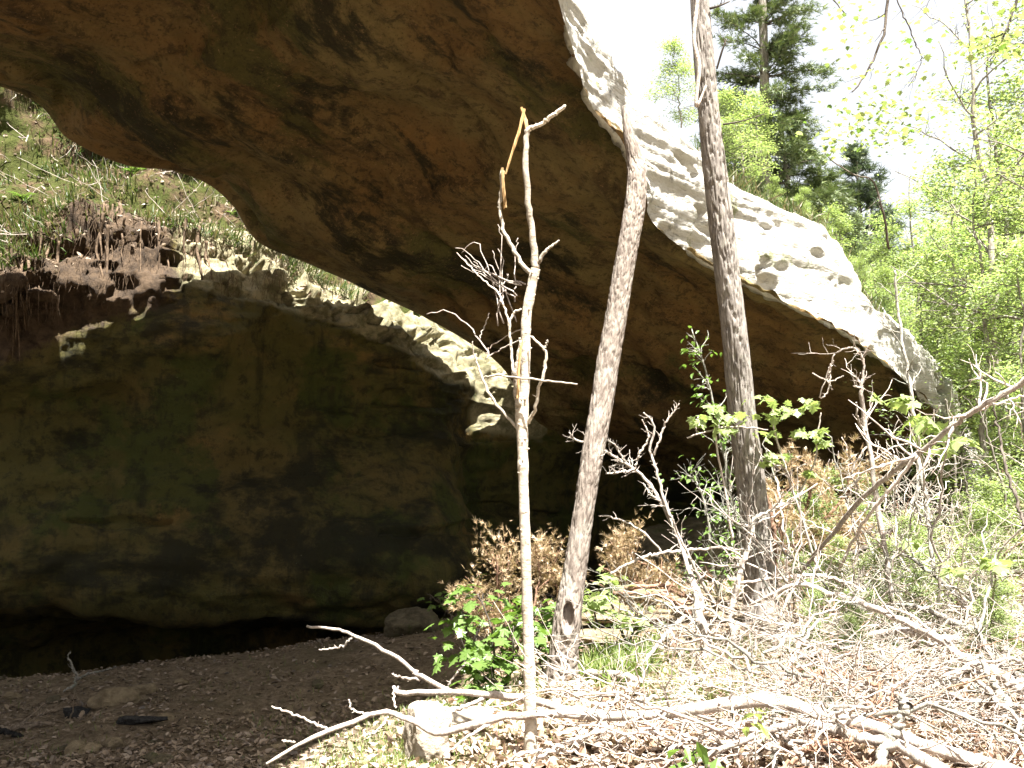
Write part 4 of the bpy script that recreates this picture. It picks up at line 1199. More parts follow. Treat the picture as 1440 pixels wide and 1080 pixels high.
# ---------------------------------------------------------------- rocks and charred lumps
def rock(name, px, py, size, m, label, cat="rock", seed=0, planes=7, yaw=0.0, sink=0.25, d=None, group=None):
    rg = np.random.default_rng(seed + 500)
    n1, n2 = 44, 64
    u = np.linspace(0, np.pi, n1)[:, None]; v = np.linspace(0, 2 * np.pi, n2, endpoint=False)[None]
    s = np.stack([np.sin(u) * np.cos(v), np.sin(u) * np.sin(v), np.cos(u) * np.ones_like(v)], -1)
    r = np.ones((n1, n2)) * 1.15
    for k in range(planes):
        nn = rg.normal(0, 1, 3); nn /= np.linalg.norm(nn)
        h = rg.uniform(0.62, 0.95)
        dt = s @ nn
        r = np.where(dt > 0.05, np.minimum(r, h / np.maximum(dt, 0.05)), r)
    r = r * (1 + 0.07 * fbm(s * 2.2 + seed, 4, seed) + 0.02 * fbm(s * 9 + seed, 3, seed))
    w = s * r[..., None] * np.array(size) * 0.5
    c, sn = math.cos(yaw), math.sin(yaw)
    w = np.stack([w[..., 0] * c - w[..., 1] * sn, w[..., 0] * sn + w[..., 1] * c, w[..., 2]], -1)
    i = np.arange(n1 - 1)[:, None] * n2; j = np.arange(n2)[None]; k = (j + 1) % n2
    q = np.stack([i + j, i + n2 + j, i + n2 + k, i + k], -1).reshape(-1, 4)
    o = link(name, mesh_np(name, w.reshape(-1, 3), q), m)
    p = onground(px, d) if d else hit(px, py)
    o.location = p + np.array([0, 0, size[2] * (0.5 - sink)])
    return tag(o, label, cat, group)


def block(name, px, py, size, m, label, seed=0, yaw=0.0):
    """a squared, chipped stone"""
    n = 26
    u = np.linspace(-1, 1, n)
    vs, qs, o_ = [], [], 0
    for ax0 in range(3):
        for sg in (-1, 1):
            A_, B_ = np.meshgrid(u, u, indexing='ij')
            p = np.zeros((n, n, 3)); p[..., ax0] = sg; p[..., (ax0 + 1) % 3] = A_; p[..., (ax0 + 2) % 3] = B_
            i = np.arange(n * n).reshape(n, n) + o_
            f = np.stack([i[:-1, :-1], i[1:, :-1], i[1:, 1:], i[:-1, 1:]], -1).reshape(-1, 4)
            qs.append(f if sg > 0 else f[:, ::-1]); vs.append(p.reshape(-1, 3)); o_ += n * n
    p = np.vstack(vs)
    l8 = (np.abs(p) ** 9).sum(1) ** (1 / 9.0)
    p = p / l8[:, None]
    p = p * (1 + 0.10 * fbm(p * 1.3 + seed, 4, seed) + 0.03 * fbm(p * 7, 3, seed))[:, None]
    p[:, 0] += 0.12 * p[:, 2]
    p[:, 1] *= 1 - 0.14 * p[:, 2]
    w = p * np.array(size) * 0.5
    c, s = math.cos(yaw), math.sin(yaw)
    w = np.stack([w[:, 0] * c - w[:, 1] * s, w[:, 0] * s + w[:, 1] * c, w[:, 2]], 1)
    me = mesh_np(name, w, np.vstack(qs))
    o = link(name, me, m)
    o.location = hit(px, py) + np.array([0, 0, size[2] * 0.36])
    return tag(o, label, "rock")


block("rock", 600, 1070, (0.21, 0.3, 0.36), M['stone'], "bright squarish stone standing on the sunlit grass edge", seed=1, yaw=0.35)
rock("flat_rock", 655, 1024, (0.5, 0.4, 0.14), M['stone'], "flat pale slab lying just behind the squarish stone", seed=2, yaw=0.2)
rock("boulder", 580, 890, (0.6, 0.5, 0.42), M['stone_dark'], "rounded mossy boulder at the foot of the cliff bulge", seed=3, planes=2, sink=0.35)
rock("boulder", 985, 800, (2.3, 2.2, 1.9), M['stone_dark'], "large dim tan boulder inside the dark hollow under the arch", seed=4, planes=5, d=15.8, sink=0.2)
rock("rock_slab", 930, 866, (1.7, 0.8, 0.24), M['stone_tan'], "long low flat rock slab between the leaning and straight trunks", seed=5, yaw=0.35)
rock("rock_slab", 845, 902, (0.8, 0.45, 0.12), M['stone_tan'], "small flat slab close behind the leaning trunk", seed=15, yaw=0.2)
rock("rock", 1092, 892, (0.34, 0.3, 0.26), M['stone'], "pale stone at the foot of the tall straight trunk", seed=6)
rock("rock", 160, 990, (0.42, 0.22, 0.18), M['stone_tan'], "angular brown stone in the shade by charred wood", seed=7, yaw=0.6)
rock("rock", 200, 976, (0.3, 0.25, 0.14), M['stone_tan'], "low tan stone nearest the cliff on the shaded floor", seed=17)
rock("charred_wood", 106, 1008, (0.26, 0.2, 0.12), M['burnt'], "lumpy heap of black charred wood on the shaded floor", "charred wood", seed=8, planes=12)
rock("charred_wood", 196, 1020, (0.4, 0.16, 0.08), M['burnt'], "flat black charred slab beside the lumpy charred heap", "charred wood", seed=9, planes=9, yaw=0.3)
for k in range(26):
    px, py = rng.uniform(-20, 560), rng.uniform(945, 1075)
    s_ = rng.uniform(0.05, 0.15)
    rock("cobble", px, py, (s_ * 1.4, s_, s_ * .7), M['stone_tan'] if k % 3 else M['stone_dark'], lab := ("small" if s_ < .1 else "fist sized") + (" tan" if k % 3 else " dark") + " stone " + ("close under the cliff" if py < 985 else "amid the shaded floor" if py < 1030 else "at the near side of the shaded floor") + (" by charred wood" if px < 250 else " toward the sunlit edge"), "stone", 30 + k, 6, rng.uniform(0, 3), group=lab)

# ---------------------------------------------------------------- leafy plants near the camera: every leaf an object
def leaf_meshes(tpl, name, m, n=5, seed=0):
    rg = np.random.default_rng(seed)
    out = []
    for k in range(n):
        v = tpl[0].copy()
        v[:, 2] += -rg.uniform(.05, .3) * v[:, 0] ** 2 + rg.normal(0, .02, len(v)) - rg.uniform(0, .5) * v[:, 1] ** 2
        me = mesh_np(name, v, None, tpl[2], False)
        me.materials.append(m)
        out.append(me)
    return out


ML = leaf_meshes(MAPLE, "leaf", M['leaf_pale'], 6, 1)
MLM = leaf_meshes(MAPLE, "leaf", M['leaf_mid'], 6, 2)
OL = leaf_meshes(LEAF, "leaf", M['leaf_mid'], 5, 3)
OLP = leaf_meshes(LEAF, "leaf", M['leaf_pale'], 5, 4)


def put_leaves(parent, meshes, pts, dirs, sizes, rng, droop=0.35):
    base = np.array(parent.location)
    if len(pts) > 300:                                  # past 300 the rest of the leaves is one part
        tv = np.zeros((len(meshes[0].vertices), 3), np.float32)
        meshes[0].vertices.foreach_get("co", tv.ravel())
        tt_ = [tuple(p_.vertices) for p_ in meshes[0].polygons]
        n_ = len(pts) - 300
        mb = MB().inst(tv, None, tt_, np.array(pts[300:]) - base, rot_rand(n_, rng, .4), np.array(sizes[300:]))
        tag(link("leaves", mb.mesh("leaves", False), meshes[0].materials[0], parent), kind='stuff')
    for p, dr, s in zip(pts[:300], dirs[:300], sizes[:300]):
        o = bpy.data.objects.new("leaf", meshes[rng.integers(0, len(meshes))])
        col.objects.link(o)
        o.parent = parent
        o.location = p - base
        yaw = math.atan2(dr[1], dr[0]) + rng.normal(0, .5)
        o.rotation_euler = (rng.normal(0, .3), droop + rng.normal(0, .25), yaw)
        o.scale = (s, s, s)


def leafy_plant(name, stems, label, cat, leaf_m, n_leaf, size, seed, twigs=8, tlen=0.25, bark='dark_bark', clump=0.05, droop=0.3, whorl=None):
    """stems traced in the photo, side twigs grown, leaves set at the twig ends"""
    rng = np.random.default_rng(seed)
    a0, r0 = trace(stems[0], 24, 0.004, rng)
    root = empty(name, a0[0], label, cat)
    anch = []
    tw = MB()
    for l in stems:
        a, r = trace(l, 24, 0.004, rng)
        MB().tube(a, r, 6).build("stem", M[bark], root)
        shoots(tw, a, r, rng, twigs, tlen, 0.25, 1.0, 2, 0.9, 0.1, 0.7, anch, 4)
        anch.append((a[-1], a[-1] - a[-3]))
    if twigs: tag(tw.build("twigs", M[bark], root), kind='stuff')
    pts, dirs = [], []
    for k in range(n_leaf):
        p, dr = anch[rng.integers(0, len(anch))]
        pts.append(p + rng.normal(0, clump, 3) * np.array([1, 1, .5]))
        dirs.append(dr + rng.normal(0, .6, 3) * np.linalg.norm(dr))
    put_leaves(root, leaf_m, pts, dirs, size * rng.uniform(.6, 1.2, n_leaf), rng, droop)
    return root


leafy_plant("maple_seedling", [[(690, 985, 7.7, 5), (694, 930, 7.7, 4), (690, 880, 7.75, 3), (672, 835, 7.8, 2)], [(705, 985, 7.6, 4), (720, 930, 7.6, 3), (722, 880, 7.6, 2)], [(680, 982, 7.7, 4), (660, 925, 7.8, 3), (655, 880, 7.9, 2)],
                               [(720, 985, 7.5, 4), (700, 960, 7.4, 3), (668, 950, 7.4, 2)]],
            "leafy light green maple bush between the snapped sapling and the shade", "bush", MLM, 230, 0.11, 51, 9, 0.30, clump=0.06)
leafy_plant("maple_seedling", [[(640, 870, 10.5, 4), (650, 850, 10.4, 4), (672, 830, 10.3, 3)], [(640, 872, 10.4, 3), (625, 855, 10.4, 3), (616, 840, 10.4, 2)]],
            "dim dark green sprig of leaves against the base of the cliff", "bush", MLM, 50, 0.09, 52, 6, 0.25)
leafy_plant("maple_seedling", [[(880, 905, 8.6, 5), (868, 870, 8.6, 4), (855, 835, 8.6, 3), (850, 815, 8.6, 2)], [(885, 905, 8.6, 4), (895, 870, 8.6, 3), (880, 845, 8.6, 2)], [(840, 880, 8.2, 3), (835, 850, 8.2, 3), (840, 835, 8.2, 2)]],
            "light green maple bush behind the leaning trunk", "bush", ML, 130, 0.10, 53, 8, 0.25)
leafy_plant("maple_seedling", [[(770, 945, 8.3, 4), (765, 890, 8.3, 3), (760, 850, 8.3, 2)], [(765, 945, 8.2, 4), (752, 900, 8.2, 3), (748, 860, 8.2, 2)]],
            "green maple bush just behind the snapped sapling", "bush", MLM, 90, 0.10, 54, 8, 0.22)
leafy_plant("green_sapling", [[(1062, 880, 10.6, 6), (1048, 800, 10.6, 5), (1035, 730, 10.6, 4.5), (1020, 650, 10.6, 4), (1008, 590, 10.6, 3.5), (998, 545, 10.6, 3), (986, 500, 10.6, 2.5), (972, 462, 10.6, 1.6)], [(1050, 860, 10.5, 4), (1030, 760, 10.5, 3.5), (1022, 680, 10.5, 3), (1020, 600, 10.5, 2.5)]],
            "tall slender sapling with small green leaves beside the straight trunk", "sapling", OL, 230, 0.085, 55, 26, 0.24, 'dead_grey', 0.045, 0.3)
leafy_plant("green_sapling", [[(1010, 850, 11.4, 5), (1000, 780, 11.4, 4), (995, 730, 11.4, 3.5), (985, 690, 11.4, 3), (970, 660, 11.4, 2)], [(1000, 760, 11.4, 3), (1020, 740, 11.4, 3), (1030, 725, 11.4, 2)], [(995, 830, 11.3, 3), (975, 820, 11.3, 3), (960, 800, 11.3, 2)], [(1010, 850, 11.2, 3), (1018, 800, 11.2, 3), (1030, 785, 11.2, 2)]],
            "dark green small leaved bush at the mouth of the dark hollow", "bush", OL, 230, 0.09, 56, 14, 0.42, 'dead_grey', 0.06, 0.3)
# maple sprigs with level tiers of drooping leaves
def tier_plant(stems, tiers, label, seed, size=0.12, per=7, meshes=None, cat="maple sprig"):
    rng = np.random.default_rng(seed)
    a0, r0 = trace(stems[0], 20, 0.003, rng)
    root = empty("maple_sprig", a0[0], label, cat)
    for l in stems:
        a, r = trace(l, 20, 0.004, rng)
        MB().tube(a, r, 6).build("stem", M['dead'], root)
    pts, dirs, sz = [], [], []
    for (x, y, d, w) in tiers:
        for k in range(per):
            ang = rng.uniform(0, 2 * math.pi)
            q = P(x + rng.normal(0, w * .32), y + rng.normal(0, 4), d + rng.normal(0, .08))
            pts.append(q); dirs.append(np.array([math.cos(ang), math.sin(ang), 0])); sz.append(size * rng.uniform(.6, 1.1))
    put_leaves(root, meshes or ML, pts, dirs, sz, rng, 0.55)
    return root


tier_plant([[(1030, 760, 9.0, 4), (1020, 690, 9.0, 3.5), (1010, 640, 9.0, 3), (1005, 600, 9.0, 2.4)], [(966, 616, 8.9, 2.4), (990, 608, 8.95, 3), (1030, 600, 9.0, 3), (1080, 604, 9.0, 2)], [(980, 608, 8.9, 1.8), (979, 595, 8.9, 1.8), (982, 586, 8.9, 1.5)]],
           [(982, 588, 8.9, 34), (1012, 592, 8.9, 30), (1030, 584, 8.9, 34), (1008, 572, 8.95, 22), (1022, 606, 8.9, 20)], "maple sprig with pale tiered leaves across the front of the straight trunk", 61)
tier_plant([[(1150, 800, 9.4, 4), (1125, 720, 9.4, 4), (1105, 660, 9.4, 3.4), (1090, 610, 9.4, 3), (1086, 570, 9.4, 2)], [(1120, 700, 9.4, 3), (1145, 650, 9.4, 3), (1150, 610, 9.4, 2.4), (1155, 580, 9.4, 1.8)], [(1105, 660, 9.4, 2.5), (1070, 640, 9.35, 2), (1060, 600, 9.3, 2)], [(1140, 660, 9.4, 2.5), (1180, 690, 9.4, 2), (1210, 670, 9.4, 2)]],
           [(1070, 560, 9.4, 30), (1092, 572, 9.4, 22), (1112, 574, 9.4, 30), (1140, 566, 9.4, 20), (1086, 586, 9.4, 26), (1075, 612, 9.35, 26), (1098, 640, 9.4, 30), (1125, 604, 9.4, 26), (1150, 604, 9.4, 30), (1080, 645, 9.3, 24), (1158, 618, 9.4, 16), (1138, 664, 9.4, 16)],
           "airy maple sapling with tiers of pale leaves before the soffit of the arch", 62)
tier_plant([[(1302, 700, 7.9, 3), (1296, 650, 7.9, 3), (1290, 610, 7.9, 2.5), (1280, 575, 7.9, 2)], [(1292, 620, 7.9, 2.4), (1310, 590, 7.85, 2), (1322, 570, 7.8, 1.5)]],
           [(1263, 562, 7.9, 20), (1275, 560, 7.9, 22), (1290, 584, 7.9, 26), (1305, 590, 7.9, 26), (1318, 600, 7.85, 22), (1290, 610, 7.9, 18), (1318, 620, 7.85, 20), (1356, 620, 7.8, 26), (1230, 556, 8.1, 14)],
           "maple sprig with large bright hanging leaves near the arch foot", 63, 0.16, 4)
tier_plant([[(1440, 740, 6.6, 3), (1410, 770, 6.7, 3), (1400, 800, 6.8, 3), (1396, 880, 6.9, 4)]], [(1392, 788, 6.7, 36), (1404, 792, 6.7, 24), (1340, 800, 7.2, 24), (1280, 762, 7.6, 22)], "low maple sprig with a few pale leaves above the brush pile", 64, 0.13, 6)
# green sprout close to the camera
tier_plant([[(1064, 1095, 4.6, 3), (1062, 1040, 4.6, 3), (1060, 1000, 4.6, 2)], [(1062, 1045, 4.6, 2), (1072, 1010, 4.6, 2)]], [(1062, 1000, 4.6, 14), (1060, 1020, 4.6, 22), (1068, 1030, 4.6, 14)], "small upright sprig with fresh green leaves at the front of the brush", 65, 0.085, 3, OLP, "leafy sprig")
leafy_plant("broadleaf_plant", [[(985, 1110, 4.5, 4), (980, 1075, 4.5, 3), (972, 1050, 4.5, 2)], [(990, 1110, 4.45, 4), (1000, 1080, 4.45, 3), (1012, 1060, 4.45, 2)], [(975, 1112, 4.45, 3), (955, 1085, 4.45, 3), (945, 1065, 4.45, 2)]],
            "low plant with broad pointed green leaves at the nearest edge of the litter", "plant", OL, 26, 0.105, 66, 3, 0.08, 'dark_bark', 0.02, 0.5)
leafy_plant("green_sprout", [[(30, 1008, 10.2, 4), (32, 995, 10.2, 3), (36, 985, 10.2, 2)], [(28, 1008, 10.2, 3), (18, 998, 10.2, 2)]], "small green leafy sprout alone on the shaded floor", "plant", OL, 14, 0.14, 67, 3, 0.1, 'dark_bark', 0.04)

# rusty dead cedar boughs
def spray_bush(name, stems, label, cat, m, n, size, seed, twigs=12, tlen=0.35, spread=0.05, bark='dead_red', up=0.2):
    rng = np.random.default_rng(seed)
    a0, r0 = trace(stems[0], 24, 0.004, rng)
    root = empty(name, a0[0], label, cat)
    anch = []; tw = MB()
    for l in stems:
        a, r = trace(l, 24, 0.005, rng)
        MB().tube(a, r, 6, 0.1).build("bough", M[bark], root)
        shoots(tw, a, r, rng, twigs, tlen, 0.2, 1, 2, 0.9, up, 0.6, anch, 4)
    tag(tw.build("twigs", M[bark], root), kind='stuff')
    k = rng.integers(0, len(anch), n)
    p = np.array([anch[i][0] for i in k]) + rng.normal(0, spread, (n, 3))
    dr = np.array([anch[i][1] / (np.linalg.norm(anch[i][1]) + 1e-9) for i in k]) + rng.normal(0, .6, (n, 3))
    MB().inst(*SPRAY, p, rot_axes(dr, rng.normal(0, 1, (n, 3))), size * rng.uniform(.5, 1.2, n)).build("needles", m, root, smooth=False)
    return root


spray_bush("dead_cedar_bough", [[(720, 930, 8.4, 6), (712, 880, 8.4, 5), (700, 830, 8.5, 4), (700, 780, 8.5, 3)], [(720, 930, 8.4, 5), (745, 870, 8.5, 4), (758, 810, 8.6, 3), (752, 770, 8.6, 2)], [(715, 930, 8.4, 5), (685, 880, 8.4, 4), (670, 840, 8.5, 3)],
                               [(770, 930, 8.6, 5), (785, 850, 8.7, 4), (778, 800, 8.7, 3)]],
           "rusty brown dead cedar bough behind the snapped sapling", "dead bough", M['rust'], 2200, 0.08, 71, 11, 0.28)
spray_bush("dead_cedar_bough", [[(985, 850, 9.2, 6), (940, 830, 9.2, 5), (880, 815, 9.2, 4), (842, 795, 9.2, 3)], [(960, 840, 9.2, 5), (900, 790, 9.3, 4), (870, 782, 9.3, 3)], [(930, 825, 9.2, 4), (905, 840, 9.2, 3)]],
           "rusty dead cedar bough lying level beyond the leaning trunk", "dead bough", M['rust'], 1700, 0.085, 72, 9, 0.25)
spray_bush("dead_cedar_bough", [[(1110, 800, 10.6, 7), (1125, 740, 10.7, 6), (1140, 690, 10.8, 5), (1140, 645, 10.8, 3)], [(1110, 800, 10.6, 6), (1095, 740, 10.6, 5), (1092, 690, 10.7, 4)], [(1120, 780, 10.6, 6), (1160, 730, 10.7, 5), (1195, 690, 10.8, 4), (1205, 660, 10.8, 3)], [(1130, 790, 10.5, 5), (1180, 770, 10.6, 4), (1225, 740, 10.7, 3)]],
           "big rusty orange dead cedar bough beside the straight trunk", "dead bough", M['rust'], 3300, 0.10, 73, 10, 0.34)

# ---------------------------------------------------------------- cedars and leafy trees on top
def cedar(name, base, H, wid, label, n, m, seed, sz=0.3, low=0.05, cat="tree", lean=(0, 0)):
    rng = np.random.default_rng(seed)
    root = empty(name, base, label, cat)
    t = np.linspace(0, 1, 20)
    ax_ = base + np.stack([lean[0] * t + 0.05 * np.sin(t * 5), lean[1] * t, t * H], 1)
    MB().tube(ax_, 0.13 * (1 - 0.93 * t), 9, 0.15, seed).build("trunk", M['wood_bark'], root)
    bo = MB(); P_, D_ = [], []
    nb = int(H * 16)
    for k in range(nb):
        h = low + (0.99 - low) * rng.random() ** 0.9
        i = int(h * 19)
        th = rng.uniform(0, 6.283)
        L = wid * 0.5 * (1 - h) ** 0.6 * rng.uniform(0.45, 1.25) + 0.12
        u = np.linspace(0, 1, 7)[:, None]
        pts = ax_[i] + np.array([math.cos(th), math.sin(th), rng.uniform(.1, .7)]) * L * u + np.array([0, 0, -0.25 * L]) * u ** 2 + np.cumsum(rng.normal(0, .02, (7, 3)), 0) * L
        bo.tube(pts, 0.018 * (1 - .8 * u[:, 0]), 4)
        c = int(n / nb)
        w = 0.2 + 0.8 * rng.random(c) ** 0.7
        q = np.stack([np.interp(w, u[:, 0], pts[:, a]) for a in range(3)], 1)
        P_.append(q + rng.normal(0, 0.08, (c, 3)) * np.array([1, 1, .7])); D_.append(np.tile(pts[-1] - pts[0], (c, 1)) / L + rng.normal(0, .55, (c, 3)) + np.array([0, 0, .1]))
    tag(bo.build("branches", M['dark_bark'], root), kind='stuff')
    p = np.vstack(P_); dr = np.vstack(D_)
    MB().inst(*SPRAY, p, rot_axes(dr, rng.normal(0, .5, p.shape) + np.array([0, 0, 1])), sz * rng.uniform(.5, 1.2, len(p))).build("crown", m, root, smooth=False)
    return root


def gbase(px, py, d):
    p = P(px, py, d)
    return p


cedar("cedar_tree", gbase(1075, 330, 19.0), 9.5, 2.2, "tall narrow dark cedar rising behind the crest of the arch", 20000, M['cedar'], 81, 0.2, 0.03)
cedar("cedar_tree", gbase(1108, 372, 20.0), 2.95, 2.6, "short bushy dark cedar between the tall cedar and the arch crest", 11000, M['cedar'], 82, 0.19, 0.02)
cedar("cedar_tree", gbase(1160, 410, 20.5), 2.3, 1.9, "low rounded cedar where the arch crest slopes down", 4200, M['cedar'], 83, 0.24, 0.02)
cedar("pine_tree", gbase(1212, 430, 29.0), 4.6, 2.6, "bluish distant pine seen over the crest beyond the low cedars", 3800, M['cedar_blue'], 84, 0.34, 0.1)
cedar("cedar_tree", gbase(1035, 320, 24.0), 2.4, 2.0, "small cedar half hidden behind the tall straight trunk", 3000, M['cedar'], 85, 0.25, 0.02)


def broad_tree(H, r0, rng, nl=16, low=0.3, ln=1.6, per=7, size=0.08, spread=0.14, m='leaf_far', rise=0.35, flat=0.35, tpl=LEAF2, depth=2):
    """trunk, branch and crown meshes of a young broadleaf tree standing at the origin"""
    t = np.linspace(0, 1, 26)
    ax_ = np.stack([np.cumsum(rng.normal(0, .035, 26)), np.cumsum(rng.normal(0, .035, 26)), t * H], 1)
    ax_ -= ax_[0]
    tr = MB().tube(ax_, r0 * (1 - .85 * t), 9, 0.1, 3)
    br = MB(); anch = []
    for k in range(nl):
        h = low + (0.97 - low) * (k + rng.random()) / nl
        i = min(int(h * 25), 24)
        th = rng.uniform(0, 6.283)
        L = ln * (1.05 - .7 * h) * rng.uniform(.6, 1.2)
        u = np.linspace(0, 1, 8)[:, None]
        pts = ax_[i] + np.array([math.cos(th), math.sin(th), rise]) * L * u + np.array([0, 0, -.12 * L]) * u ** 2 + np.cumsum(rng.normal(0, .03, (8, 3)), 0)
        rr_ = r0 * .35 * (1 - .6 * h) * (1 - .8 * u[:, 0]) + .002
        br.tube(pts, rr_, 5)
        shoots(br, pts, rr_, rng, 7, L * .5, 0.2, 1, depth, 0.9, 0.1, 0.6, anch, 3)
    c = np.array([a[0] for a in anch])
    loc = np.repeat(c, per, 0) + rng.normal(0, spread, (len(c) * per, 3)) * np.array([1, 1, .45])
    cr = MB().inst(*tpl, loc, rot_rand(len(loc), rng, flat), size * rng.uniform(.55, 1.2, len(loc)))
    me = [tr.mesh("trunk"), br.mesh("branches"), cr.mesh("crown", False)]
    me[0].materials.append(M['wood_bark']); me[1].materials.append(M['wood_bark']); me[2].materials.append(M[m])
    return me


def place_tree(name, meshes, base, yaw, s, label, group=None, cat="tree", tilt=(0, 0)):
    root = empty(name, base, label, cat, group)
    root.rotation_euler = (tilt[0], tilt[1], yaw)
    root.scale = (s, s, s)
    for me in meshes:
        o = bpy.data.objects.new(me.name.split('.')[0], me)
        col.objects.link(o)
        o.parent = root
        if o.name.startswith("branches"): o['kind'] = 'stuff'
    return root


rng = np.random.default_rng(5)
TA = broad_tree(7.5, .07, rng, 20, .18, 1.9, 6, .085)
TB = broad_tree(6.0, .055, rng, 18, .12, 1.7, 8, .08)
TC = broad_tree(9.0, .085, rng, 24, .25, 2.4, 4, .09, m='leaf_pale')
TS = broad_tree(2.6, .025, rng, 16, .1, 1.1, 6, .075, m='leaf_pale')
TN = broad_tree(7.0, .06, rng, 16, .3, 1.8, 1, .06, rise=0.9)
place_tree("young_tree", TS, P(1066, 235, 16.2), 0.6, 0.5, "leafy young broadleaf in front of the tall dark cedar")
place_tree("young_tree", TS, P(1050, 262, 14.6), 2.0, 0.55, "small leafy shoot growing from the arch crest beside the tall trunk")
place_tree("young_tree", TS, P(958, 180, 13.0), 3.1, 0.42, "little pale green bush on the crest behind the trunk")
place_tree("young_tree", TS, P(1188, 392, 17.0), 1.1, 0.5, "leafy bush on the sloping crest above the pitted face")
place_tree("young_tree", TS, P(1240, 450, 17.2), 4.1, 0.6, "pale leafy bush at the low end of the arch crest")
place_tree("young_tree", TS, P(1290, 520, 17.0), 5.1, 0.8, "leafy bush against the arch's far foot")
for (x_, y_, d2, s2, lab) in [(1086, 300, 14.8, .2, "tuft-like bush on the crest just past the straight trunk"), (1122, 322, 15.4, .24, "small rounded bush on the crest above the white face"), (1158, 352, 15.8, .2, "tiny bush on the crest over the pitted end of the face"), (1205, 412, 16.2, .26, "small bush hugging the crest where it steepens"), (1262, 470, 16.4, .42, "bush clinging to the steep end of the arch"), (1315, 545, 16.6, .55, "leafy bush hiding the last step of the arch")]:
    place_tree("crest_shrub", TS, P(x_, y_, d2), s2 * 20, s2, lab, None, "shrub")
place_tree("young_tree", TN, onground(1425, 15.5), 0.3, 1.25, "bare topped young tree with upright twigs against the sky")
WG = "young trees of the sunlit wood beyond the arch"
WL = {id(TA): "slim young tree with layered fresh leaves in the sunlit wood", id(TB): "bushy low branched young tree in the sunlit wood", id(TC): "taller young tree with loose pale crown in the sunlit wood", id(TS): "small leafy understorey tree in the sunlit wood"}
for (px, d_, T, s_) in [(1330, 19, TA, 0.95), (1395, 14, TB, 0.9), (1450, 17, TA, 1.1), (1500, 13, TC, 0.95), (1540, 18, TA, 1.2), (1365, 24, TB, 1.1), (1300, 26, TA, .9), (1420, 27, TC, 1.1), (1480, 24, TB, 1.4),
                        (1255, 30, TA, 1.0), (1225, 36, TB, 1.1), (1335, 33, TC, .95), (1390, 38, TC, 1.2), (1460, 36, TC, 1.3), (1560, 28, TC, 1.3), (1190, 40, TA, 1.0), (1285, 42, TC, 1.0), (1600, 20, TB, 1.4), (1350, 46, TA, 1.6), (1440, 11.5, TB, 0.62), (1270, 22, TS, 1.5), (1310, 20, TS, 1.7), (1345, 16, TS, 1.2), (1400, 20, TS, 1.9), (1215, 26, TB, .75), (1250, 25, TA, .75), (1380, 30, TA, 1.3), (1430, 31, TB, 1.5), (1470, 21, TS, 2.0), (1320, 38, TB, 1.3), (1235, 44, TC, .9)]:
    p = onground(px, d_)
    if px < 1310 and d_ > 22:
        p[2] = max(p[2], P(px, 0, d_)[2] * 0 + 2.2)
    wh = ("over the arch crest" if px < 1262 else "just past the arch foot" if px < 1347 else "amid the bright leaves" if px < 1425 else "at the outer edge") + (" nearby" if d_ < 18 else " midway" if d_ < 29 else " far back")
    lab = WL[id(T)].replace(" in the sunlit wood", "") + " standing " + wh
    place_tree("young_tree", T, p, rng.uniform(0, 6.28), s_, lab, lab.replace(" tree", " trees"))

for k in range(46):
    px = rng.uniform(1090, 1500); d_ = rng.uniform(6.3, 15)
    s_ = rng.uniform(.16, .5) * (.6 if d_ < 8.5 else 1)
    lab = ("tiny" if s_ < .2 else "very small" if s_ < .3 else "small" if s_ < .4 else "knee high") + " green seedling among the dead brush " + ("near the straight trunk" if px < 1230 else "below the wood" if px < 1370 else "toward the open bank") + (" close by" if d_ < 11 else " behind")
    place_tree("seedling", TS, onground(px, d_), rng.uniform(0, 6.28), s_, lab, lab.replace("seedling", "seedlings"), "seedling")

# thin grey stems seen against the leaves
for (x0, y0, x1, y1, d_, w, lab) in [(1368, 790, 1350, 640, 10.5, 4, "slim pale stem in the brush nearest the arch foot"), (1425, 760, 1372, 560, 9.5, 4, "slanting thin stem before the pale leaves"), (1345, 730, 1330, 560, 13, 4, "straight thin stem deep in the green leaves")]:
    BB("thin_stem", [[(x0, y0, d_, w), ((x0 + x1) / 2 + 5, (y0 + y1) / 2, d_, w * .8), (x1, y1, d_, w * .5)]], lab, "sapling", M['wood_bark'], int(x0), 8, 0.35, parts=('stem', 'side_branch', 'twig'))

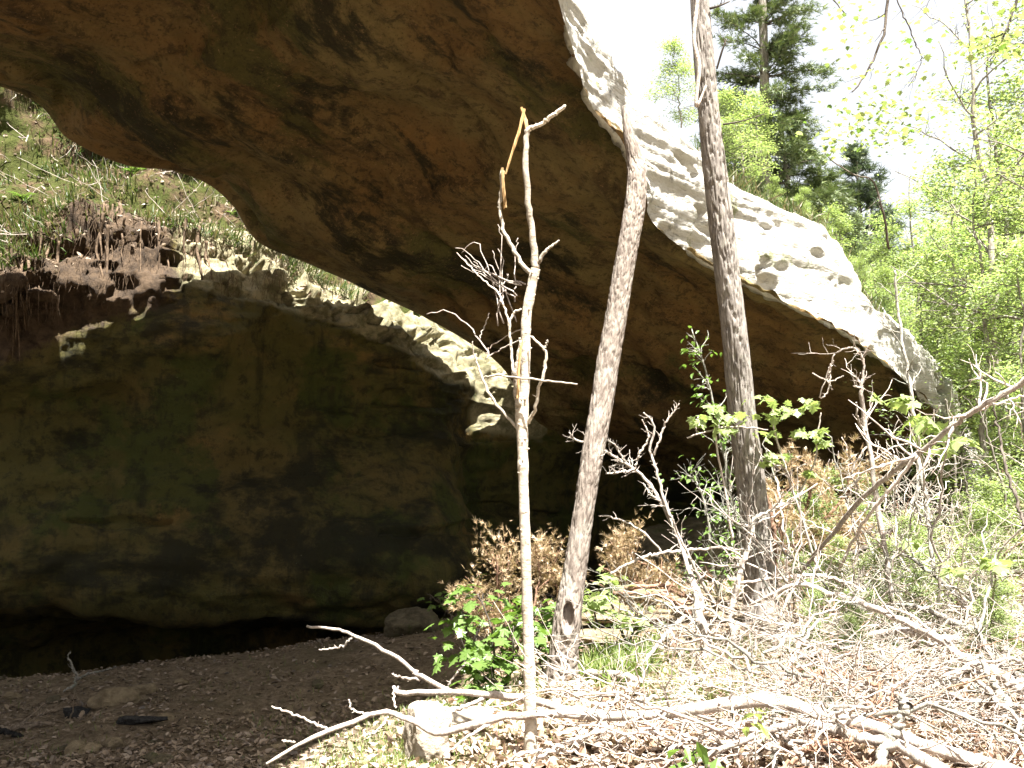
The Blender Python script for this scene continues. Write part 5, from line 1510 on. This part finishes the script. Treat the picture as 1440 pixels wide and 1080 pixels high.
# overhanging tree that stands outside the picture, its boughs hang in at the top
oh = empty("overhanging_tree", np.array([5.6, 4.6, float(G(np.array([5.6]), np.array([4.6]))[0])]), "maple boughs with dark twigs and scattered leaves hanging into the sky", "tree")
b0 = np.array(oh.location)
rng = np.random.default_rng(91)
t = np.linspace(0, 1, 20)[:, None]
otr = b0 + t * np.array([0.3, 0.3, 9.0]) + np.cumsum(rng.normal(0, .03, (20, 3)), 0) * np.array([1, 1, 0])
MB().tube(otr, 0.13 * (1 - .7 * t[:, 0]), 14, .15, 3).build("trunk", M['bark'], oh)
tw = MB(); anch = []
for l in ([(1250, -60, 6.9, 5), (1248, 0, 6.9, 4.5), (1243, 45, 6.9, 4), (1230, 80, 6.9, 3.4), (1215, 108, 6.9, 2.6), (1198, 130, 6.9, 1.8)], [(1255, -60, 7.1, 3), (1262, 0, 7.1, 1.8), (1275, 30, 7.1, 2), (1288, 62, 7.1, 1.6)], [(1288, 62, 7.1, 2), (1296, 78, 7.1, 1.4), (1290, 100, 7.1, 1.4), (1278, 122, 7.1, 1)],
          [(1445, -50, 6.0, 4.5), (1430, 0, 6.0, 4), (1420, 30, 6.0, 3.6), (1412, 50, 6.0, 3), (1402, 72, 6.0, 2.6), (1392, 87, 6.0, 1.6)], [(1411, 48, 6.0, 2.2), (1390, 55, 6.0, 1.8), (1365, 68, 6.0, 1)],
          [(1160, 215, 7.6, 1.4), (1176, 230, 7.6, 1.8), (1200, 245, 7.6, 2), (1226, 254, 7.6, 2.4), (1240, 290, 7.6, 3), (1250, 350, 7.7, 3.4)],
          [(1140, -60, 7.6, 3), (1165, -10, 7.6, 2), (1190, 20, 7.6, 1.4)], [(1320, -60, 7.4, 2), (1310, -10, 7.4, 1.2), (1300, 20, 7.4, 1)]):
    a, r = trace(l, 20, 0.004, rng)
    MB().tube(a, r, 6).build("bough", M['dark_bark'], oh)
    shoots(tw, a, r, rng, 5, 0.16, 0.2, 1, 1, 0.8, -0.05, 0.6, None, 3)
for e in (P(1250, -60, 6.9), P(1255, -60, 7.1), P(1445, -50, 6.0), P(1140, -60, 7.6), P(1320, -60, 7.4)):
    k = int(rng.integers(11, 17))
    u = np.linspace(0, 1, 12)[:, None]
    pts = otr[k] * (1 - u) + e * u + np.array([0, 0, 0.5]) * np.sin(u * 3.14)
    MB().tube(pts, .035 * (1 - u[:, 0]) + .008, 7).build("bough", M['dark_bark'], oh)
tag(tw.build("twigs", M['dark_bark'], oh), kind='stuff')
pts, dirs, sz = [], [], []
for (x, y, sx_, sy_, n_, d_) in [(1205, 60, 22, 40, 20, 7.0), (1240, 115, 30, 40, 34, 7.0), (1285, 70, 18, 40, 22, 7.1), (1235, 165, 36, 18, 40, 7.1), (1195, 185, 22, 16, 26, 7.2), (1290, 165, 30, 22, 18, 7.3), (1250, 195, 24, 14, 26, 7.2), (1375, 66, 16, 6, 22, 6.0), (1415, 62, 12, 14, 26, 6.0), (1425, 15, 18, 14, 22, 6.0), (1190, 15, 20, 16, 14, 7.6), (1170, 205, 24, 12, 16, 7.6)]:
    for k in range(int(n_ * 2.3)):
        pts.append(P(rng.normal(x, sx_), rng.normal(y, sy_), d_ + rng.normal(0, .25)))
        a = rng.uniform(0, 6.28); dirs.append(np.array([math.cos(a), math.sin(a), 0])); sz.append(.042 * rng.uniform(.5, 1.3))
_k = rng.permutation(len(pts)); pts = [pts[i] for i in _k]; dirs = [dirs[i] for i in _k]; sz = [sz[i] for i in _k]
put_leaves(oh, ML + MLM[:2], pts, dirs, sz, rng, 0.35)

# ---------------------------------------------------------------- far wood and undergrowth
rng = np.random.default_rng(17)
n = 42000
px = rng.uniform(1150, 1900, n); d_ = rng.uniform(48, 75, n)
p = np.array([P(a, 600, b) for a, b in zip(px, d_)])
top = 7 + 9 * np.clip((px - 1150) / 300, 0, 1) + 3.5 * vnoise(np.stack([p[:, 0] * .16, p[:, 1] * .16, 0 * px], 1), 4)
p[:, 2] = 1 + rng.random(n) ** 0.8 * top
tag(MB().inst(*LEAF, p, rot_rand(n, rng, .5), rng.uniform(.25, .6, n)).build("woodland", M['leaf_far'], smooth=False), "far sunlit spring wood closing the view beyond the arch", kind='stuff')
n = 15000
px = rng.uniform(1190, 1650, n); d_ = rng.uniform(10.5, 30, n)
q = np.array([P(a, 700, b) for a, b in zip(px, d_)])
cl = vnoise(np.stack([q[:, 0] * .9, q[:, 1] * .9, 0 * px], 1), 8)
keep = cl > -0.05
q = q[keep]; cl = cl[keep]; n = len(q)
q[:, 2] = G(q[:, 0], q[:, 1]) + rng.random(n) * (0.25 + 1.1 * np.clip(cl, 0, 1)) * np.clip((q[:, 1] - 8) / 6, 0.3, 1)
tag(MB().inst(*LEAF2, q, rot_rand(n, rng, .45), rng.uniform(.05, .1, n)).build("undergrowth", M['leaf_far'], smooth=False), "low leafy undergrowth on the sunlit bank", kind='stuff')

# ---------------------------------------------------------------- leaf litter and grass
def floor_pts(n, rng, x0=-120, x1=1560, d0=4.4, d1=16):
    px = rng.uniform(x0, x1, n)
    d_ = 1 / rng.uniform(1 / d1, 1 / d0, n)
    q = EYE + d_[:, None] * (FWD + ((px - 720) / 1440)[:, None] * RIGHT)
    q[:, 2] = G(q[:, 0], q[:, 1])
    return px, d_, q


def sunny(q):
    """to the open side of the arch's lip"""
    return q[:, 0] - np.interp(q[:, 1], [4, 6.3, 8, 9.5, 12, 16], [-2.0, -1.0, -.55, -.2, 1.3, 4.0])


px, d_, q = floor_pts(60000, rng)
sn = sunny(q)
a = q[sn > 0]; a = a[rng.random(len(a)) < 0.8]
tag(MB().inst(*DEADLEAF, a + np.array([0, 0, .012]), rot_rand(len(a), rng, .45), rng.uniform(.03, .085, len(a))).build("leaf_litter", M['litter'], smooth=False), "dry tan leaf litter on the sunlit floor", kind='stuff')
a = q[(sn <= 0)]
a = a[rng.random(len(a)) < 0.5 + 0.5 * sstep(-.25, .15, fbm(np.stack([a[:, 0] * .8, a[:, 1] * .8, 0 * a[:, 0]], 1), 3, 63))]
tag(MB().inst(*DEADLEAF, a + np.array([0, 0, .008]), rot_rand(len(a), rng, .35), rng.uniform(.02, .062, len(a)) * rng.choice([.7, 1, 1.3], len(a))).build("leaf_litter", M['litter_shade_tone'], smooth=False), "brown leaf litter toned darker for the shaded floor under the arch", kind='stuff')
px, d_, q = floor_pts(230000, rng)
sn = sunny(q)
pt = fbm(np.stack([q[:, 0] * .75, q[:, 1] * .75, 0 * px], 1), 3, 61)
edge = np.exp(-((sn - .35) / .55) ** 2) * (d_ < 9.5)
right = (px > 1120) * np.clip((d_ - 6) / 5, 0, 1)
foot = np.exp(-((px - 865) / 45) ** 2 - ((d_ - 8.3) / .9) ** 2)
dens = np.clip(0.95 * edge + 0.9 * right * (pt > -.2) + 1.3 * foot + 0.8 * (pt > .16) * (sn > 0) * (px > 560) + 0.05 * (sn < 0) * (pt > .1), 0, 1)
k = rng.random(len(q)) < dens
q = q[k]; n = len(q); hgt = np.where(foot[k] > .25, rng.uniform(.1, .25, n), rng.uniform(.025, .09, n))
tag(MB().inst(*BLADE, q, rot_rand(n, rng, .3), hgt).build("grass", M['grass'], smooth=False), "short fresh grass along the sunlit edge and among the brush", kind='stuff')

# ---------------------------------------------------------------- top of the cliff: grass, roots, ferns
def on_grid(g, nr, n, i0, i1, j0, j1, rng, off=0.01):
    i = rng.uniform(i0, i1, n); j = rng.uniform(j0, j1, n)
    a, b = i.astype(int), j.astype(int)
    f, h = (i - a)[:, None], (j - b)[:, None]
    p = g[a, b] * (1 - f) * (1 - h) + g[a + 1, b] * f * (1 - h) + g[a, b + 1] * (1 - f) * h + g[a + 1, b + 1] * f * h
    return p + nr[a, b] * off, nr[a, b]


def ccol(px): return int(np.argmin(np.abs(cols_px - px)))
def crow(v): return int(np.argmax(crk >= v))


n = 30000
p, nn = on_grid(CLIFF_G, CLIFF_N, n, ccol(-300), ccol(520), crow(0.9), crow(3.0), rng)
k = fbm(p * .9, 3, 71) + rng.normal(0, .25, n) > 0.0
p = p[k]; nn = nn[k]; n = len(p)
R_ = rot_axes(rng.normal(0, 1, (n, 3)) + np.array([.2, -.5, -.4]), nn + np.array([0, 0, .6]))
tag(MB().inst(*BLADE, p, R_, rng.uniform(.06, .3, n)).build("slope_grass", M['slope_grass'], smooth=False), "sunlit grass and moss tufts on the slope above the cliff", kind='stuff')
n = 3200
p, nn = on_grid(CLIFF_G, CLIFF_N, n, ccol(-300), ccol(480), crow(0.9), crow(3.3), rng)
tag(MB().inst(*DEADLEAF, p, rot_rand(n, rng, .9), rng.uniform(.03, .09, n)).build("slope_litter", M['litter_shade_tone'], smooth=False), "dead leaves caught on the slope above the cliff", kind='stuff')
mb = MB()
for k in range(240):
    i = ccol(rng.uniform(-60, 420)); j = rng.integers(crow(0.9), crow(2.9))
    b = CLIFF_G[i, j]; dr = rng.normal(0, 1, 3) * np.array([1, .6, .8]) + np.array([.1, -.5, .3]); L = rng.uniform(.2, .9)
    u = np.linspace(0, 1, 6)[:, None]
    mb.tube(b + dr / np.linalg.norm(dr) * L * u + np.cumsum(rng.normal(0, .02, (6, 3)), 0), .005 * (1 - .6 * u[:, 0]), 4)
tag(mb.build("slope_twigs", M['dead']), "bare grey twigs lying on the slope above the cliff", kind='stuff')
base = np.array(cliff.location)
for k in range(44):
    i = ccol(rng.uniform(-30, 330)); j0 = crow(rng.uniform(2.75, 3.1)); jn = rng.integers(22, 60)
    m_ = 18
    jj = np.linspace(j0, j0 + jn, m_); ii = i + np.cumsum(rng.normal(0, .7, m_)); ii[0] = i
    ia = np.clip(ii.astype(int), 0, ncx - 2); ja = jj.astype(int)
    pts = CLIFF_G[ia, ja] + CLIFF_N[ia, ja] * 0.0
    hang = CLIFF_G[i, j0] + CLIFF_N[i, j0] * .08 + np.array([0, 0, -1.0]) * np.linspace(0, 1, m_)[:, None] * (jn * .022)
    f_ = rng.uniform(.2, .8)
    pts = catmull((pts * (1 - f_) + hang * f_)[::3], m_) + CLIFF_N[i, j0] * .05
    mb = MB().tube(pts - base, rng.uniform(.006, .028) * (1 - .75 * np.linspace(0, 1, m_)), 7, .25, k)
    link("root", mb.mesh("root"), M['root'], cliff)
mb = MB()
for k in range(1100):
    i = ccol(rng.uniform(-60, 400)); j0 = crow(rng.uniform(2.3, 3.7))
    st = CLIFF_G[i, j0] + CLIFF_N[i, j0] * rng.uniform(.0, .08)
    L = rng.uniform(.05, .38)
    u = np.linspace(0, 1, 5)[:, None]
    mb.tube(st + np.array([rng.normal(0, .15), rng.normal(-.12, .1), -1]) * L * u + np.cumsum(rng.normal(0, .012, (5, 3)), 0) - base, .0035 * (1 - .5 * u[:, 0]), 3, cap=False)
tag(link("rootlets", mb.mesh("rootlets"), M['root'], cliff), kind='stuff')


def fern(px, v, label, seed, s=0.4, n=12):
    rg = np.random.default_rng(seed)
    b = CLIFF_G[ccol(px), crow(v)]
    root = empty("fern", b, label, "fern")
    for k in range(n):
        mb = MB()
        th = rg.uniform(0, 6.28); L = s * rg.uniform(.6, 1.1); u = np.linspace(0, 1, 8)[:, None]
        ax2 = np.array([math.cos(th) * .7, math.sin(th) * .7 - .3, 1]) * L * u + np.array([0, 0, -.75 * L]) * u ** 2
        mb.tube(ax2, .004 * (1 - .6 * u[:, 0]), 3)
        c = 22; w = np.linspace(.15, 1, c)
        q_ = np.stack([np.interp(w, u[:, 0], ax2[:, a]) for a in range(3)], 1)
        sd = np.cross(ax2[-1], [0, 0, 1.]); sd /= np.linalg.norm(sd) + 1e-9
        dd_ = np.where(np.arange(c)[:, None] % 2 == 0, sd, -sd) + ax2[-1] / L * .4
        mb.inst(*LEAF2, q_, rot_axes(dd_, np.tile([0, 0, 1.], (c, 1))), L * .32 * (1.1 - w))
        link("frond", mb.mesh("frond", False), M['leaf_mid'], root)
    return root


fern(258, 1.95, "bright green fern clump on the slope just under the arch lip", 1, .42, 16)
fern(30, 2.35, "green fern low on the mossy slope above hanging roots", 2, .32, 11)
fern(110, 1.6, "small fern high on the slope close to the arch's dark edge", 3, .3, 9)
fern(335, 2.4, "thin fern at the brow of the cliff beside the arch edge", 4, .3, 9)
fern(190, 2.2, "fern in the middle of the slope beside dead grass", 5, .28, 9)

for k in range(20):  # unseen shrubs added to break up the sun on the cliff and slope
    i = int(NK * (.20 + .032 * k)); j = int(np.argmax(rk >= 7.6 + rng.uniform(-.8, .7)))
    place_tree("crest_shrub", TS, ARCH_G[i, j] - np.array([0, 0, .05]), rng.uniform(0, 6.28), rng.uniform(.2, .42), "unseen low shrub added on top of the arch to dapple the sunlight", "unseen shrubs added on top of the arch", "shrub")

# tufts along the crest of the arch
n = 5200
i0c, i1c = int(NK * .52), int(NK * .9)
j4 = int(np.argmax(rk >= 3.7)); j5 = int(np.argmax(rk >= 5.6))
p, nn = on_grid(ARCH_G, ARCH_N, n, i0c, i1c, j4, j5, rng)
k = fbm(p * 1.1, 3, 75) > rng.normal(0.12, .2, n)
p = p[k]; nn = nn[k]; n = len(p)
tag(MB().inst(*BLADE, p, rot_rand(n, rng, .4), rng.uniform(.08, .3, n)).build("crest_grass", M['slope_grass'], smooth=False), "straggling grass along the crest of the arch", kind='stuff')
